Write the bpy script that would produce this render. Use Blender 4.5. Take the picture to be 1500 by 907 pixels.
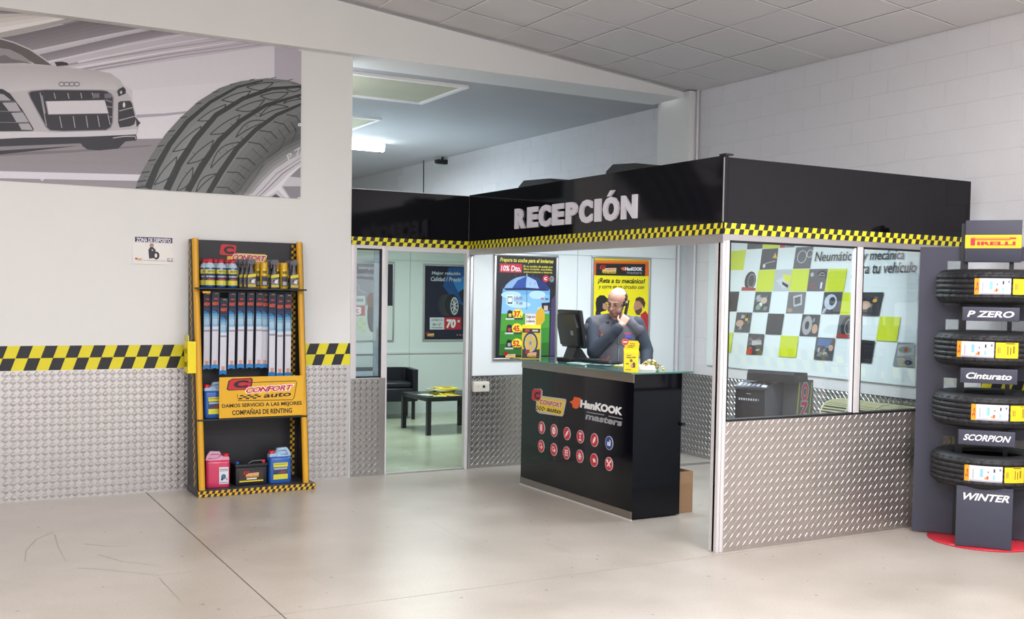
import bpy, bmesh, math, random
from mathutils import Vector, Matrix
for o in list(bpy.data.objects): bpy.data.objects.remove(o)
scene = bpy.context.scene
COL = scene.collection
random.seed(7)
R = math.radians

# ------------------------------------------------------------------ camera, world, light, exposure
cd = bpy.data.cameras.new('camera'); cam = bpy.data.objects.new('camera', cd); COL.objects.link(cam)
cam.location = (0, 0, 1.7)
_yaw, _pit, _rol = .5287, -.0415, .0173
_F = Vector((math.sin(_yaw)*math.cos(_pit), math.cos(_yaw)*math.cos(_pit), math.sin(_pit)))
_R = Vector((math.cos(_yaw), -math.sin(_yaw), 0)); _U = _R.cross(_F)
_R2 = _R*math.cos(_rol) + _U*math.sin(_rol); _U2 = -_R*math.sin(_rol) + _U*math.cos(_rol)
cam.matrix_world = Matrix(((_R2.x, _U2.x, -_F.x, 0), (_R2.y, _U2.y, -_F.y, 0), (_R2.z, _U2.z, -_F.z, 1.7), (0, 0, 0, 1)))
cd.sensor_width = 36; cd.lens = 36*1589.47/1500
cd.shift_x = -51.4/1500; cd.shift_y = 42.76/1500
cd.clip_end = 200
scene.camera = cam

w = bpy.data.worlds.new('daylight'); scene.world = w; w.use_nodes = True
bg = w.node_tree.nodes['Background']; bg.inputs[0].default_value = (.985, .98, 1, 1); bg.inputs[1].default_value = 1.05

def area(name, loc, sx, sy, power, color, rot=(0, 0, 0)):
    l = bpy.data.lights.new(name, 'AREA'); l.shape = 'RECTANGLE'; l.size = sx; l.size_y = sy
    l.energy = power; l.color = color
    o = bpy.data.objects.new(name, l); o.location = loc; o.rotation_euler = rot; COL.objects.link(o); return o
# unseen fill lights added for the hall (behind and above the camera), then the lamps under the booth roof, the waiting room and the back hall
HALL = (.985, .985, 1)
for i, (x, y) in enumerate([(1.5, .6), (4.8, .6), (1.5, 2.9), (4.8, 2.9), (-1.8, 2.9), (-1.8, .6)]):
    area('hall_fill_light', (x, y, 4.3 - .1*(x+1)/2 - .15), 1.5, .3, 70, HALL)
    area('hall_ceiling_fill', (x, y, 4.3 - .1*(x+1)/2 - .45), 1.5, .12, 34, HALL, (math.pi, 0, 0))  # upward fill added to brighten the tiled ceiling
area('booth_lamp_light', (5.6, 8.0, 2.46), 1.2, .5, 33, (.84, .93, 1))
area('booth_lamp_light', (5.7, 6.6, 2.46), 1.2, .5, 27, (.84, .93, 1))
area('waiting_lamp_light', (5.2, 11.8, 2.5), 1.2, .6, 48, (.88, .98, .96))
area('back_hall_light', (4.6, 14.6, 3.6), 1.4, .3, 130, (.82, .94, 1))
area('rear_ceiling_fill', (5.0, 14.5, 3.62), 1.4, .1, 14, (.82, .94, 1), (math.pi, 0, 0))  # added upward fill on the ceiling around the farther tube
area('rear_ceiling_fill', (2.6, 10.6, 3.1), 1.4, .3, 22, (.9, .95, 1), (math.pi, 0, 0))  # unseen upward fill, added to lift the grey rear ceiling
area('back_hall_light', (2.2, 19, 3.6), 1.4, .3, 75, (.8, .94, 1))

vs = scene.view_settings
vs.view_transform = 'Standard'; vs.look = 'None'; vs.gamma = 1; vs.use_curve_mapping = False
vs.exposure = 0.5

# ------------------------------------------------------------------ materials
def lin(c):
    if isinstance(c, str):
        c = tuple(int(c[i:i+2], 16)/255 for i in (0, 2, 4))
    return tuple((v/12.92 if v <= .04045 else ((v+.055)/1.055)**2.4) for v in c)
MATS = {}
def mat(name, col, rough=.5, metal=0, noise=0, nscale=8, bump=0, bscale=60, coat=0, emit=0, spec=.5, coords='Object'):
    if name in MATS: return MATS[name]
    m = bpy.data.materials.new(name); m.use_nodes = True
    nt = m.node_tree; b = nt.nodes['Principled BSDF']
    c = lin(col)
    b.inputs['Base Color'].default_value = (*c, 1); b.inputs['Roughness'].default_value = rough
    b.inputs['Metallic'].default_value = metal; b.inputs['Coat Weight'].default_value = coat
    b.inputs['Specular IOR Level'].default_value = spec
    if emit:
        b.inputs['Emission Color'].default_value = (*c, 1); b.inputs['Emission Strength'].default_value = emit
    if noise or bump:
        tc = nt.nodes.new('ShaderNodeTexCoord')
    if noise:
        n = nt.nodes.new('ShaderNodeTexNoise'); n.inputs['Scale'].default_value = nscale; n.inputs['Detail'].default_value = 6
        nt.links.new(tc.outputs[coords], n.inputs['Vector'])
        mx = nt.nodes.new('ShaderNodeMix'); mx.data_type = 'RGBA'
        mx.inputs[6].default_value = (*[v*(1-noise) for v in c], 1); mx.inputs[7].default_value = (*[min(1, v*(1+noise)) for v in c], 1)
        nt.links.new(n.outputs[0], mx.inputs[0]); nt.links.new(mx.outputs[2], b.inputs['Base Color'])
    if bump:
        n2 = nt.nodes.new('ShaderNodeTexNoise'); n2.inputs['Scale'].default_value = bscale; n2.inputs['Detail'].default_value = 4
        nt.links.new(tc.outputs[coords], n2.inputs['Vector'])
        bp = nt.nodes.new('ShaderNodeBump'); bp.inputs['Strength'].default_value = bump; bp.inputs['Distance'].default_value = .01
        nt.links.new(n2.outputs[0], bp.inputs['Height']); nt.links.new(bp.outputs[0], b.inputs['Normal'])
    MATS[name] = m; return m
def ink(col):                                        # a flat printed or plain plastic colour
    return mat('print_'+col, col, .45, 0, .03, 30)
def gloss(col):
    return mat('gloss_'+col, col, .18, 0, .03, 30)
def glass_mat(name, tint=(.93, .98, .97), refl=.10):
    if name in MATS: return MATS[name]
    m = bpy.data.materials.new(name); m.use_nodes = True; nt = m.node_tree; nt.nodes.clear()
    o = nt.nodes.new('ShaderNodeOutputMaterial'); t = nt.nodes.new('ShaderNodeBsdfTransparent'); g = nt.nodes.new('ShaderNodeBsdfGlossy')
    t.inputs[0].default_value = (*tint, 1); g.inputs['Roughness'].default_value = .02
    lw = nt.nodes.new('ShaderNodeLayerWeight'); lw.inputs[0].default_value = .25
    mth = nt.nodes.new('ShaderNodeMath'); mth.operation = 'MULTIPLY_ADD'; mth.inputs[1].default_value = .5; mth.inputs[2].default_value = refl*.4
    nt.links.new(lw.outputs['Fresnel'], mth.inputs[0])
    mx = nt.nodes.new('ShaderNodeMixShader'); nt.links.new(mth.outputs[0], mx.inputs[0])
    nt.links.new(t.outputs[0], mx.inputs[1]); nt.links.new(g.outputs[0], mx.inputs[2]); nt.links.new(mx.outputs[0], o.inputs[0])
    MATS[name] = m; return m

def floor_material(name, c0, c1, rough):
    m = bpy.data.materials.new(name); m.use_nodes = True; nt = m.node_tree; b = nt.nodes['Principled BSDF']
    tc = nt.nodes.new('ShaderNodeTexCoord')
    big = nt.nodes.new('ShaderNodeTexNoise'); big.inputs['Scale'].default_value = 1.3; big.inputs['Detail'].default_value = 7; big.inputs['Roughness'].default_value = .6
    fine = nt.nodes.new('ShaderNodeTexNoise'); fine.inputs['Scale'].default_value = 90; fine.inputs['Detail'].default_value = 3
    vor = nt.nodes.new('ShaderNodeTexVoronoi'); vor.inputs['Scale'].default_value = 5.5; vor.inputs['Randomness'].default_value = 1
    for n in (big, fine, vor): nt.links.new(tc.outputs['Object'], n.inputs['Vector'])
    mx = nt.nodes.new('ShaderNodeMix'); mx.data_type = 'RGBA'
    mx.inputs[6].default_value = (*lin(c0), 1); mx.inputs[7].default_value = (*lin(c1), 1)
    rp = nt.nodes.new('ShaderNodeValToRGB'); rp.color_ramp.elements[0].position = .33; rp.color_ramp.elements[1].position = .68
    nt.links.new(big.outputs[0], rp.inputs[0]); nt.links.new(rp.outputs[0], mx.inputs[0])
    m2 = nt.nodes.new('ShaderNodeMix'); m2.data_type = 'RGBA'; m2.blend_type = 'MULTIPLY'; m2.inputs[0].default_value = .6
    fr = nt.nodes.new('ShaderNodeValToRGB'); fr.color_ramp.elements[0].position = .35; fr.color_ramp.elements[0].color = (.78, .77, .75, 1); fr.color_ramp.elements[1].position = .5
    nt.links.new(fine.outputs[0], fr.inputs[0]); nt.links.new(mx.outputs[2], m2.inputs[6]); nt.links.new(fr.outputs[0], m2.inputs[7])
    # small dark specks of dirt
    sp = nt.nodes.new('ShaderNodeValToRGB'); sp.color_ramp.elements[0].position = .045; sp.color_ramp.elements[0].color = (.25, .24, .22, 1); sp.color_ramp.elements[1].position = .07
    m3 = nt.nodes.new('ShaderNodeMix'); m3.data_type = 'RGBA'; m3.blend_type = 'MULTIPLY'; m3.inputs[0].default_value = .7
    nt.links.new(vor.outputs['Distance'], sp.inputs[0]); nt.links.new(m2.outputs[2], m3.inputs[6]); nt.links.new(sp.outputs[0], m3.inputs[7])
    nt.links.new(m3.outputs[2], b.inputs['Base Color'])
    rr = nt.nodes.new('ShaderNodeMapRange'); rr.inputs['To Min'].default_value = rough-.07; rr.inputs['To Max'].default_value = rough+.12
    nt.links.new(big.outputs[0], rr.inputs[0]); nt.links.new(rr.outputs[0], b.inputs['Roughness'])
    b.inputs['Specular IOR Level'].default_value = .45
    MATS[name] = m; return m

FLOOR = floor_material('polished_terrazzo', 'a89f95', 'bbb2a9', .3)
FLOORB = floor_material('waiting_room_floor', 'abb59d', 'b8c0aa', .22)
WHITE = mat('white_wall_paint', 'e6e5e3', .7, 0, .02, 3, .05, 120)
BLOCKM = mat('painted_block', 'dddbde', .65, 0, .03, 5, .25, 90)
TILE = mat('ceiling_tile_board', 'd6d2d2', .9, 0, .03, 4, .15, 150)
TBAR = mat('ceiling_grid_paint', 'f3f0ef', .6)
GREYC = mat('grey_ceiling_paint', 'b2b3b6', .85, 0, .05, 2)
PANEL = mat('white_laminate_panel', 'e3e8ea', .5, 0, .015, 3)
ALU = mat('anodised_aluminium', 'b9b7b8', .35, .85, .04, 20)
WALU = mat('white_aluminium', 'd6d2d4', .35, .1, .02, 20)
STEEL = mat('brushed_steel', '9a938d', .35, .9, .06, 40)
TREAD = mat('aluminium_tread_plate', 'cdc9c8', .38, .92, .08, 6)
BLACKG = mat('black_gloss_board', '08070f', .07, 0, .1, 3, spec=.32)
BLACK = mat('black_plastic', '15151a', .4, 0, .1, 20)
RUBBER = mat('gasket_rubber', '17161c', .6)
GLASS = glass_mat('window_glass', (.96, .99, .99), .05)
YELP = mat('yellow_powder_coat', 'dda21c', .35, 0, .04, 10)
TYRE = mat('tyre_rubber', '1b1b1f', .55, 0, .15, 30)
GREYP = mat('dark_slate_board', '3a3b4b', .5, 0, .04, 6)
TUBE = mat('fluorescent_tube', 'eefaff', .5, emit=14)

# ------------------------------------------------------------------ object helpers
def props(o, label=None, cat=None, group=None, kind=None):
    if label: o['label'] = label
    if cat: o['category'] = cat
    if group: o['group'] = group
    if kind: o['kind'] = kind
    return o
def empty(name, loc=(0, 0, 0), rz=0, label=None, cat=None, group=None, kind=None):
    o = bpy.data.objects.new(name, None); o.location = loc; o.rotation_euler = (0, 0, rz); o.empty_display_size = .1
    COL.objects.link(o); return props(o, label, cat, group, kind)
def link(name, me, parent=None):
    o = bpy.data.objects.new(name, me); COL.objects.link(o)
    if parent: o.parent = parent
    return o
def copy_tree(o, parent=None):
    c = o.copy(); COL.objects.link(c)
    if parent: c.parent = parent
    for ch in list(o.children): copy_tree(ch, c)
    return c

class MB:
    """collects shapes; build() links them as one mesh object"""
    def __init__(s): s.v = []; s.f = []; s.m = []; s.mats = []; s.sm = []; s.T = Matrix()
    def mi(s, m):
        if m not in s.mats: s.mats.append(m)
        return s.mats.index(m)
    def add(s, vs, fs, m, smooth=False):
        k = len(s.v); s.v += [tuple(s.T @ Vector(p)) for p in vs]
        i = s.mi(m)
        for f in fs: s.f.append([k+j for j in f]); s.m.append(i); s.sm.append(smooth)
        return s
    def box(s, a, b, m, bev=0):
        x0, y0, z0 = [min(a[i], b[i]) for i in range(3)]; x1, y1, z1 = [max(a[i], b[i]) for i in range(3)]
        if bev <= 0:
            return s.add([(x0,y0,z0),(x1,y0,z0),(x1,y1,z0),(x0,y1,z0),(x0,y0,z1),(x1,y0,z1),(x1,y1,z1),(x0,y1,z1)],
                  [(0,3,2,1),(4,5,6,7),(0,1,5,4),(1,2,6,5),(2,3,7,6),(3,0,4,7)], m)
        bm = bmesh.new(); bmesh.ops.create_cube(bm, size=1)
        for v in bm.verts: v.co = Vector(((x0+x1)/2+v.co.x*(x1-x0), (y0+y1)/2+v.co.y*(y1-y0), (z0+z1)/2+v.co.z*(z1-z0)))
        bmesh.ops.bevel(bm, geom=bm.edges[:], offset=min(bev, .45*min(x1-x0, y1-y0, z1-z0)), segments=2, profile=.6, affect='EDGES')
        return s.bm(bm, m, True)
    def bm(s, bm, m, smooth=False):
        bm.verts.index_update()
        s.add([v.co[:] for v in bm.verts], [[v.index for v in f.verts] for f in bm.faces], m, smooth); bm.free(); return s
    def prism(s, pts, d, m, axis='z', smooth=False):
        """pts: 2D outline, extruded from d[0] to d[1] on axis"""
        n = len(pts)
        def P(p, t): return (p[0], p[1], t) if axis == 'z' else ((p[0], t, p[1]) if axis == 'y' else (t, p[0], p[1]))
        vs = [P(p, d[0]) for p in pts]+[P(p, d[1]) for p in pts]
        fs = [list(range(n))[::-1], [n+i for i in range(n)]]+[[i, (i+1) % n, n+(i+1) % n, n+i] for i in range(n)]
        return s.add(vs, fs, m, smooth)
    def cyl(s, a, b, r, m, n=16, r2=None, cap=True):
        a = Vector(a); b = Vector(b); r2 = r if r2 is None else r2
        z = (b-a).normalized(); x = z.orthogonal().normalized(); y = z.cross(x)
        vs = []
        for c, q in ((a, r), (b, r2)):
            for i in range(n):
                t = 2*math.pi*i/n; vs.append(c+(x*math.cos(t)+y*math.sin(t))*q)
        fs = [[i, (i+1) % n, n+(i+1) % n, n+i] for i in range(n)]
        s.add([v[:] for v in vs], fs, m, True)
        if cap:
            s.add([v[:] for v in vs], [list(range(n))[::-1], list(range(n, 2*n))], m)
        return s
    def lathe(s, prof, m, n=24, c=(0, 0, 0), closed=False, ang=None):
        vs = []
        for i in range(n):
            t = 2*math.pi*i/n
            for (r, z) in prof: vs.append((c[0]+r*math.cos(t), c[1]+r*math.sin(t), c[2]+z))
        k = len(prof); fs = []
        for i in range(n):
            for j in range(k if closed else k-1):
                j2 = (j+1) % k
                fs.append([i*k+j, ((i+1) % n)*k+j, ((i+1) % n)*k+j2, i*k+j2])
        return s.add(vs, fs, m, True)
    def tube(s, pts, r, m, n=8):
        for a, b in zip(pts, pts[1:]): s.cyl(a, b, r, m, n)
        return s
    def ell(s, c, r, m, n=16, rot=None):
        bm = bmesh.new(); bmesh.ops.create_uvsphere(bm, u_segments=n, v_segments=max(6, n//2+2), radius=1)
        for v in bm.verts:
            p = Vector((v.co.x*r[0], v.co.y*r[1], v.co.z*r[2]))
            if rot is not None: p = rot @ p
            v.co = p+Vector(c)
        return s.bm(bm, m, True)
    def cap(s, a, b, r1, r2, m, n=14):
        """tapered capsule"""
        a = Vector(a); b = Vector(b); z = (b-a).normalized(); x = z.orthogonal().normalized(); y = z.cross(x)
        rings = []
        for k in range(4): t = -math.pi/2+k*math.pi/8+.01; rings.append((a+z*r1*math.sin(t), r1*math.cos(t)))
        rings.append((a, r1)); rings.append((b, r2))
        for k in range(1, 5): t = k*math.pi/8-.01; rings.append((b+z*r2*math.sin(t), r2*math.cos(t)))
        vs = []
        for c, q in rings:
            for i in range(n): t = 2*math.pi*i/n; vs.append((c+(x*math.cos(t)+y*math.sin(t))*q)[:])
        fs = []
        for j in range(len(rings)-1):
            for i in range(n): fs.append([j*n+i, j*n+(i+1) % n, (j+1)*n+(i+1) % n, (j+1)*n+i])
        fs.append(list(range(n))[::-1]); fs.append([(len(rings)-1)*n+i for i in range(n)])
        return s.add(vs, fs, m, True)
    def mesh(s, name):
        me = bpy.data.meshes.new(name); me.from_pydata(s.v, [], s.f)
        for m in s.mats: me.materials.append(m)
        me.polygons.foreach_set('material_index', s.m); me.polygons.foreach_set('use_smooth', s.sm); me.update(); return me
    def build(s, name, parent=None, **kw):
        return props(link(name, s.mesh(name), parent), **kw)
def one(name, parent, fn, **kw):
    mb = MB(); fn(mb); return mb.build(name, parent, **kw)
def bx(name, parent, a, b, m, bev=0, **kw):
    return MB().box(a, b, m, bev).build(name, parent, **kw)

# ------------------------------------------------------------------ lettering
_T = {}
def glyphs(txt, bold=.0):
    """2D filled outline of a text, in its own units"""
    k = (txt, bold)
    if k in _T: return _T[k]
    c = bpy.data.curves.new('t', 'FONT'); c.body = txt; c.size = 1; c.offset = bold; c.resolution_u = 3; c.fill_mode = 'FRONT'
    o = bpy.data.objects.new('t', c); COL.objects.link(o)
    dg = bpy.context.evaluated_depsgraph_get()
    me = bpy.data.meshes.new_from_object(o.evaluated_get(dg))
    vs = [(v.co.x, v.co.y) for v in me.vertices]; fs = [list(p.vertices) for p in me.polygons]
    bpy.data.objects.remove(o); bpy.data.curves.remove(c); bpy.data.meshes.remove(me)
    x0 = min(v[0] for v in vs); x1 = max(v[0] for v in vs); y0 = min(v[1] for v in vs); y1 = max(v[1] for v in vs)
    n = [((x-x0)/(x1-x0), (y-y0)/(y1-y0)) for x, y in vs]
    _T[k] = (n, fs, (x1-x0, y1-y0)); return _T[k]
def extruded_letters(txt, bold, box, depth, place, m, name, parent):
    """splits a word into its letters, each one raised letter object; box=(x0,y0,x1,y1); place(x,y,d)->3D"""
    vs, fs, _ = glyphs(txt, bold)
    par = list(range(len(vs)))
    def find(i):
        while par[i] != i: par[i] = par[par[i]]; i = par[i]
        return i
    for f in fs:
        for a in f[1:]: par[find(a)] = find(f[0])
    isl = {}
    for f in fs: isl.setdefault(find(f[0]), []).append(f)
    L = []
    for fl in isl.values():
        xs = [vs[i][0] for f in fl for i in f]; L.append([min(xs), max(xs), fl])
    L.sort(key=lambda t: t[0]); out = []
    for a in L:
        if out and min(a[1], out[-1][1])-max(a[0], out[-1][0]) > .5*(a[1]-a[0]): out[-1][2] += a[2]; out[-1][1] = max(out[-1][1], a[1])
        else: out.append(a)
    for x0, x1, fl in out:
        ids = sorted({i for f in fl for i in f}); mp = {i: k for k, i in enumerate(ids)}; n = len(ids)
        P = [(box[0]+vs[i][0]*(box[2]-box[0]), box[1]+vs[i][1]*(box[3]-box[1])) for i in ids]
        V = [place(p[0], p[1], depth) for p in P]+[place(p[0], p[1], 0) for p in P]
        Fs = [[mp[i] for i in f] for f in fl]; ed = {}
        for f in Fs:
            for a, b in zip(f, f[1:]+f[:1]): ed[(a, b)] = ed.get((a, b), 0)+1
        S = [[b, a, n+a, n+b] for (a, b) in ed if (b, a) not in ed]
        MB().add(V, Fs+S+[[n+i for i in f[::-1]] for f in Fs], m).build(name, parent)

class Canvas:
    """flat printed artwork: polygons and lettering laid on a surface; reg = registration of the artwork's sheet coordinates to metres"""
    def __init__(s, place, reg=None, clamp=None, step=.00006, d0=.0004):
        s.mb = MB(); s.place = place; s.reg = reg; s.clamp = clamp; s.k = 0; s.step = step; s.d0 = d0
    def _p(s, p):
        x, y = p
        if s.reg: x, y = s.reg(x, y)
        if s.clamp: x = min(max(x, s.clamp[0]), s.clamp[2]); y = min(max(y, s.clamp[1]), s.clamp[3])
        return s.place(x, y, s.d0+s.k*s.step)
    def faces(s, vs, fs, col):
        m = col if not isinstance(col, str) else ink(col)
        s.mb.add([s._p(p) for p in vs], fs, m); s.k += 1; return s
    def poly(s, pts, col): return s.faces(pts, [list(range(len(pts)))], col)
    def polys(s, lst, col):
        vs = []; fs = []
        for q in lst: fs.append(list(range(len(vs), len(vs)+len(q)))); vs += q
        return s.faces(vs, fs, col)
    def rect(s, x0, y0, x1, y1, col): return s.poly([(x0, y0), (x1, y0), (x1, y1), (x0, y1)], col)
    def ell(s, cx, cy, rx, ry, col, n=22, a0=0, a1=360, rot=0):
        c, d = math.cos(R(rot)), math.sin(R(rot)); pts = []
        k = n if a1-a0 >= 360 else n+1
        for i in range(k):
            t = R(a0+(a1-a0)*i/n); x = rx*math.cos(t); y = ry*math.sin(t); pts.append((cx+x*c-y*d, cy+x*d+y*c))
        return s.poly(pts, col)
    def ring(s, cx, cy, rx, ry, w, col, n=24, a0=0, a1=360):
        pts = [(cx+rx*math.cos(R(a0+(a1-a0)*i/n)), cy+ry*math.sin(R(a0+(a1-a0)*i/n))) for i in range(n+1)]
        return s.stroke(pts, w, col)
    def stroke(s, pts, w, col, w2=None):
        L = []; n = len(pts); W2 = w if w2 is None else w2
        for i, p in enumerate(pts):
            a = pts[max(0, i-1)]; b = pts[min(n-1, i+1)]; dx, dy = b[0]-a[0], b[1]-a[1]; l = math.hypot(dx, dy) or 1
            ww = (w+(W2-w)*i/max(1, n-1))/2
            L.append((p[0]-dy/l*ww, p[1]+dx/l*ww)); L.append((p[0]+dy/l*ww, p[1]-dx/l*ww))
        return s.faces(L, [[2*i, 2*i+1, 2*i+3, 2*i+2] for i in range(n-1)], col)
    def leaf(s, a, b, w, col, bend=.18, k=9):
        """outlined crescent from a to b"""
        for sg in (0, 1):
            pts = []
            for i in range(k):
                t = i/(k-1); q = math.sin(math.pi*t)*(bend if sg else -.05)
                dx, dy = b[0]-a[0], b[1]-a[1]; pts.append((a[0]+dx*t-dy*q, a[1]+dy*t+dx*q))
            s.stroke(pts, w, col)
        return s
    def text(s, txt, A, B, D, col, bold=.0):
        """ink box: A lower left, B lower right, D upper left"""
        vs, fs, _ = glyphs(txt, bold)
        return s.faces([(A[0]+u*(B[0]-A[0])+v*(D[0]-A[0]), A[1]+u*(B[1]-A[1])+v*(D[1]-A[1])) for u, v in vs], fs, col)
    def t(s, txt, x0, y0, x1, y1, col, bold=.0, sh=0):
        """upright text in a box (y0 = bottom, y1 = top), sh = slant in x"""
        return s.text(txt, (x0, y0), (x1-sh, y0), (x0+sh, y1), col, bold)
    def rrect(s, x0, y0, x1, y1, r, col, n=4):
        pts = []
        sx = 1 if x1 > x0 else -1; sy = 1 if y1 > y0 else -1
        for cx, cy, a in ((x1-sx*r, y1-sy*r, 0), (x0+sx*r, y1-sy*r, 90), (x0+sx*r, y0+sy*r, 180), (x1-sx*r, y0+sy*r, 270)):
            for i in range(n+1): t = R(a+90*i/n); pts.append((cx+sx*r*math.cos(t), cy+sy*r*math.sin(t)))
        return s.poly(pts, col)
    def build(s, name, parent, **kw): return s.mb.build(name, parent, **kw)
def on_y(y): return lambda a, b, d: (a, y-d, b)                   # a wall facing -Y, sheet (x, z)
def on_x(x): return lambda a, b, d: (x-d, -a, b)                  # a wall facing -X, sheet (-y, z)
def homog(H, ox=0, oy=0, sc=1):
    def f(x, y):
        x = ox+x/sc; y = oy+y/sc; w_ = H[2][0]*x+H[2][1]*y+H[2][2]
        return ((H[0][0]*x+H[0][1]*y+H[0][2])/w_, (H[1][0]*x+H[1][1]*y+H[1][2])/w_)
    return f
# registrations of the printed sheets to the surfaces they are stuck on
H_WALL = [[.00448897, -3.11155e-05, .58134], [-.000386678, -.00523428, 3.86192], [-.000280301, -2.47872e-05, 1]]
H_WAIT = [[.00670461, -4.64733e-05, .868276], [-.000342339, -.00779699, 4.92899], [-.000280301, -2.47872e-05, 1]]
H_BANNER = [[.0321993, .00284741, -114.874], [.0142319, -.0639499, 28.2898], [.00772175, -5.35237e-05, 1]]
H_DESK = [[.0209633, .0018538, -74.7887], [.0138463, -.0416663, 19.0113], [.00772175, -5.35237e-05, 1]]
H_RACK = [[.00434478, -3.01161e-05, .562668], [-.000389564, -.0050675, 3.79248], [-.000280301, -2.47872e-05, 1]]
H_RTOP = [[.00445532, -3.08823e-05, .576983], [-.000387351, -.00519536, 3.84572], [-.000280301, -2.47872e-05, 1]]

YEL = 'e6d81f'
def checker_tape(place, x0, x1, z0, z1, pitch, name, parent, shear=.35, yc=None, first=0, d0=.0004):
    """black tape with two rows of slanted yellow checks"""
    yc = yc or YEL
    c = Canvas(place, clamp=(min(x0, x1), z0, max(x0, x1), z1), d0=d0)
    c.rect(x0, z0, x1, z1, '1d1b22')
    h = (z1-z0)/2; n = int(abs(x1-x0)/pitch)+3; L = []; s = shear*h
    for r in (0, 1):
        for i in range(-2, n):
            if (i+r+first) % 2: continue
            a = min(x0, x1)+i*pitch+r*s; b = a+pitch
            if b+s < min(x0, x1) or a > max(x0, x1): continue
            L.append([(a, z0+r*h), (b, z0+r*h), (b+s, z0+(r+1)*h), (a+s, z0+(r+1)*h)])
    c.polys(L, yc); return c.build(name, parent)
def tread_plate(name, parent, place, w, h, px=.056, pz=.058, m=None, relief=1, **kw):
    """sheet with raised lozenges; place(x, z, d)"""
    mb = MB(); m = m or TREAD
    mb.add([place(0, 0, 0), place(w, 0, 0), place(w, h, 0), place(0, h, 0), place(0, 0, .002), place(w, 0, .002), place(w, h, .002), place(0, h, .002)],
           [(4, 5, 6, 7), (0, 4, 7, 3), (1, 2, 6, 5), (3, 7, 6, 2)], m)
    V = []; Fs = []
    def pad(cx, cz, hi):
        s = .93 if hi else .90; q = (.74 if relief == 1 else .87) if hi else .9
        A, B = px*.5*s, pz*.5*s; k = len(V)
        for a, c_ in ((A, 0), (0, B), (-A, 0), (0, -B)): V.append(place(cx+a, cz+c_, .002))
        hs = (.0024, .0048, .0034, .0012) if hi else (.0014,)*4     # the proud pads lean, the low ones lie flat
        for (a, c_), hh in zip(((A*q, 0), (0, B*q), (-A*q, 0), (0, -B*q)), hs): V.append(place(cx+a, cz+c_, .002+hh*relief))
        if hi:
            V.append(place(cx+.1*A, cz+.1*B, .002+.0046*relief)); Fs.extend([[k+4, k+5, k+8], [k+5, k+6, k+8], [k+6, k+7, k+8], [k+7, k+4, k+8]])
        else: Fs.append([k+4, k+5, k+6, k+7])
        for f in ((0, 1, 5, 4), (1, 2, 6, 5), (2, 3, 7, 6), (3, 0, 4, 7)): Fs.append([k+i for i in f])
    pz = (h-.004)/round((h-.004)/pz)
    nx = int((w-.004)/px); nz = int((h-.004)/pz)
    for i in range(nx):
        for j in range(nz):
            pad(.002+(i+.5)*px, .002+(j+.5)*pz, True)
            if i < nx-1 and j < nz-1: pad(.002+(i+1)*px, .002+(j+1)*pz, False)
    mb.add(V, Fs, m); return mb.build(name, parent, **kw)

# ================================================================== THE SETTING
YA = 9.35; XH = 4.585; YP = 5.579; XR = 7.171
# floor: base and the concrete slabs cut by the two saw joints
fl = bx('floor', None, (-6, -4, -.2), (XR+.1, 24, -.012), mat('joint_dark', '57524c', .9), kind='structure')  # dark base that shows between the slabs
for (x0, x1) in ((-6, 1.65), (1.65, XR)):
    for (y0, y1) in ((-4, 5.53), (5.53, YA)):
        bx('slab', fl, (x0+.004, y0+.004, -.014), (x1-.004, y1-.004 if y1 < 9 else y1, 0), FLOOR)
bx('slab', fl, (3.0, YA, -.014), (XR, 14, 0), FLOORB, label='pale green polished floor slab of the waiting room')
bx('slab', fl, (-6, 14.1, -.014), (XR, 24, 0), FLOOR)

# scuffs and hairline cracks worn into the terrazzo
c = Canvas(lambda a, b, d: (a, b, d), d0=.0003)
SC = mat('scuff', '8f887f', .35)
for pts, wd in (([(.82, 8.1), (.70, 7.92), (.61, 7.6), (.58, 7.3)], .018), ([(.96, 7.64), (1.09, 7.5), (1.2, 7.44)], .022), ([(.84, 7.0), (.97, 6.9), (1.24, 6.61), (1.44, 6.62)], .014), ([(.82, 8.02), (.80, 7.6), (.80, 7.19)], .012), ([(1.23, 6.55), (1.24, 5.95)], .008), ([(1.0, 7.3), (1.1, 7.05), (1.28, 6.85)], .012),
                ([(3.296, 7.28), (3.27, 6.9), (3.26, 6.45), (3.29, 6.12)], .004), ([(3.70, 6.35), (3.73, 5.9)], .004), ([(2.01, 6.3), (2.04, 5.9)], .003), ([(3.25, 8.6), (3.28, 7.9)], .003)):
    c.stroke(pts, wd, SC, wd*.4)
c.build('scuff_marks', fl, kind='stuff')

# left wall and everything in its plane
wl = one('wall_left', None, lambda m: (m.box((-6, YA, 0), (3.403, YA+.22, 3.80), WHITE)), kind='structure')
one('trim_1', None, lambda m: m.prism([(-6, 3.785), (7.0, 3.785), (7.0, 3.84), (-6, 5.17)], (9.23, 9.78), WHITE, 'y'),
          label='white tapering ceiling beam above the wall poster', kind='structure')
wbk = bx('wall_back', None, (-6, 23.9, 0), (XR, 24.1, 4), WHITE, kind='structure')
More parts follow.
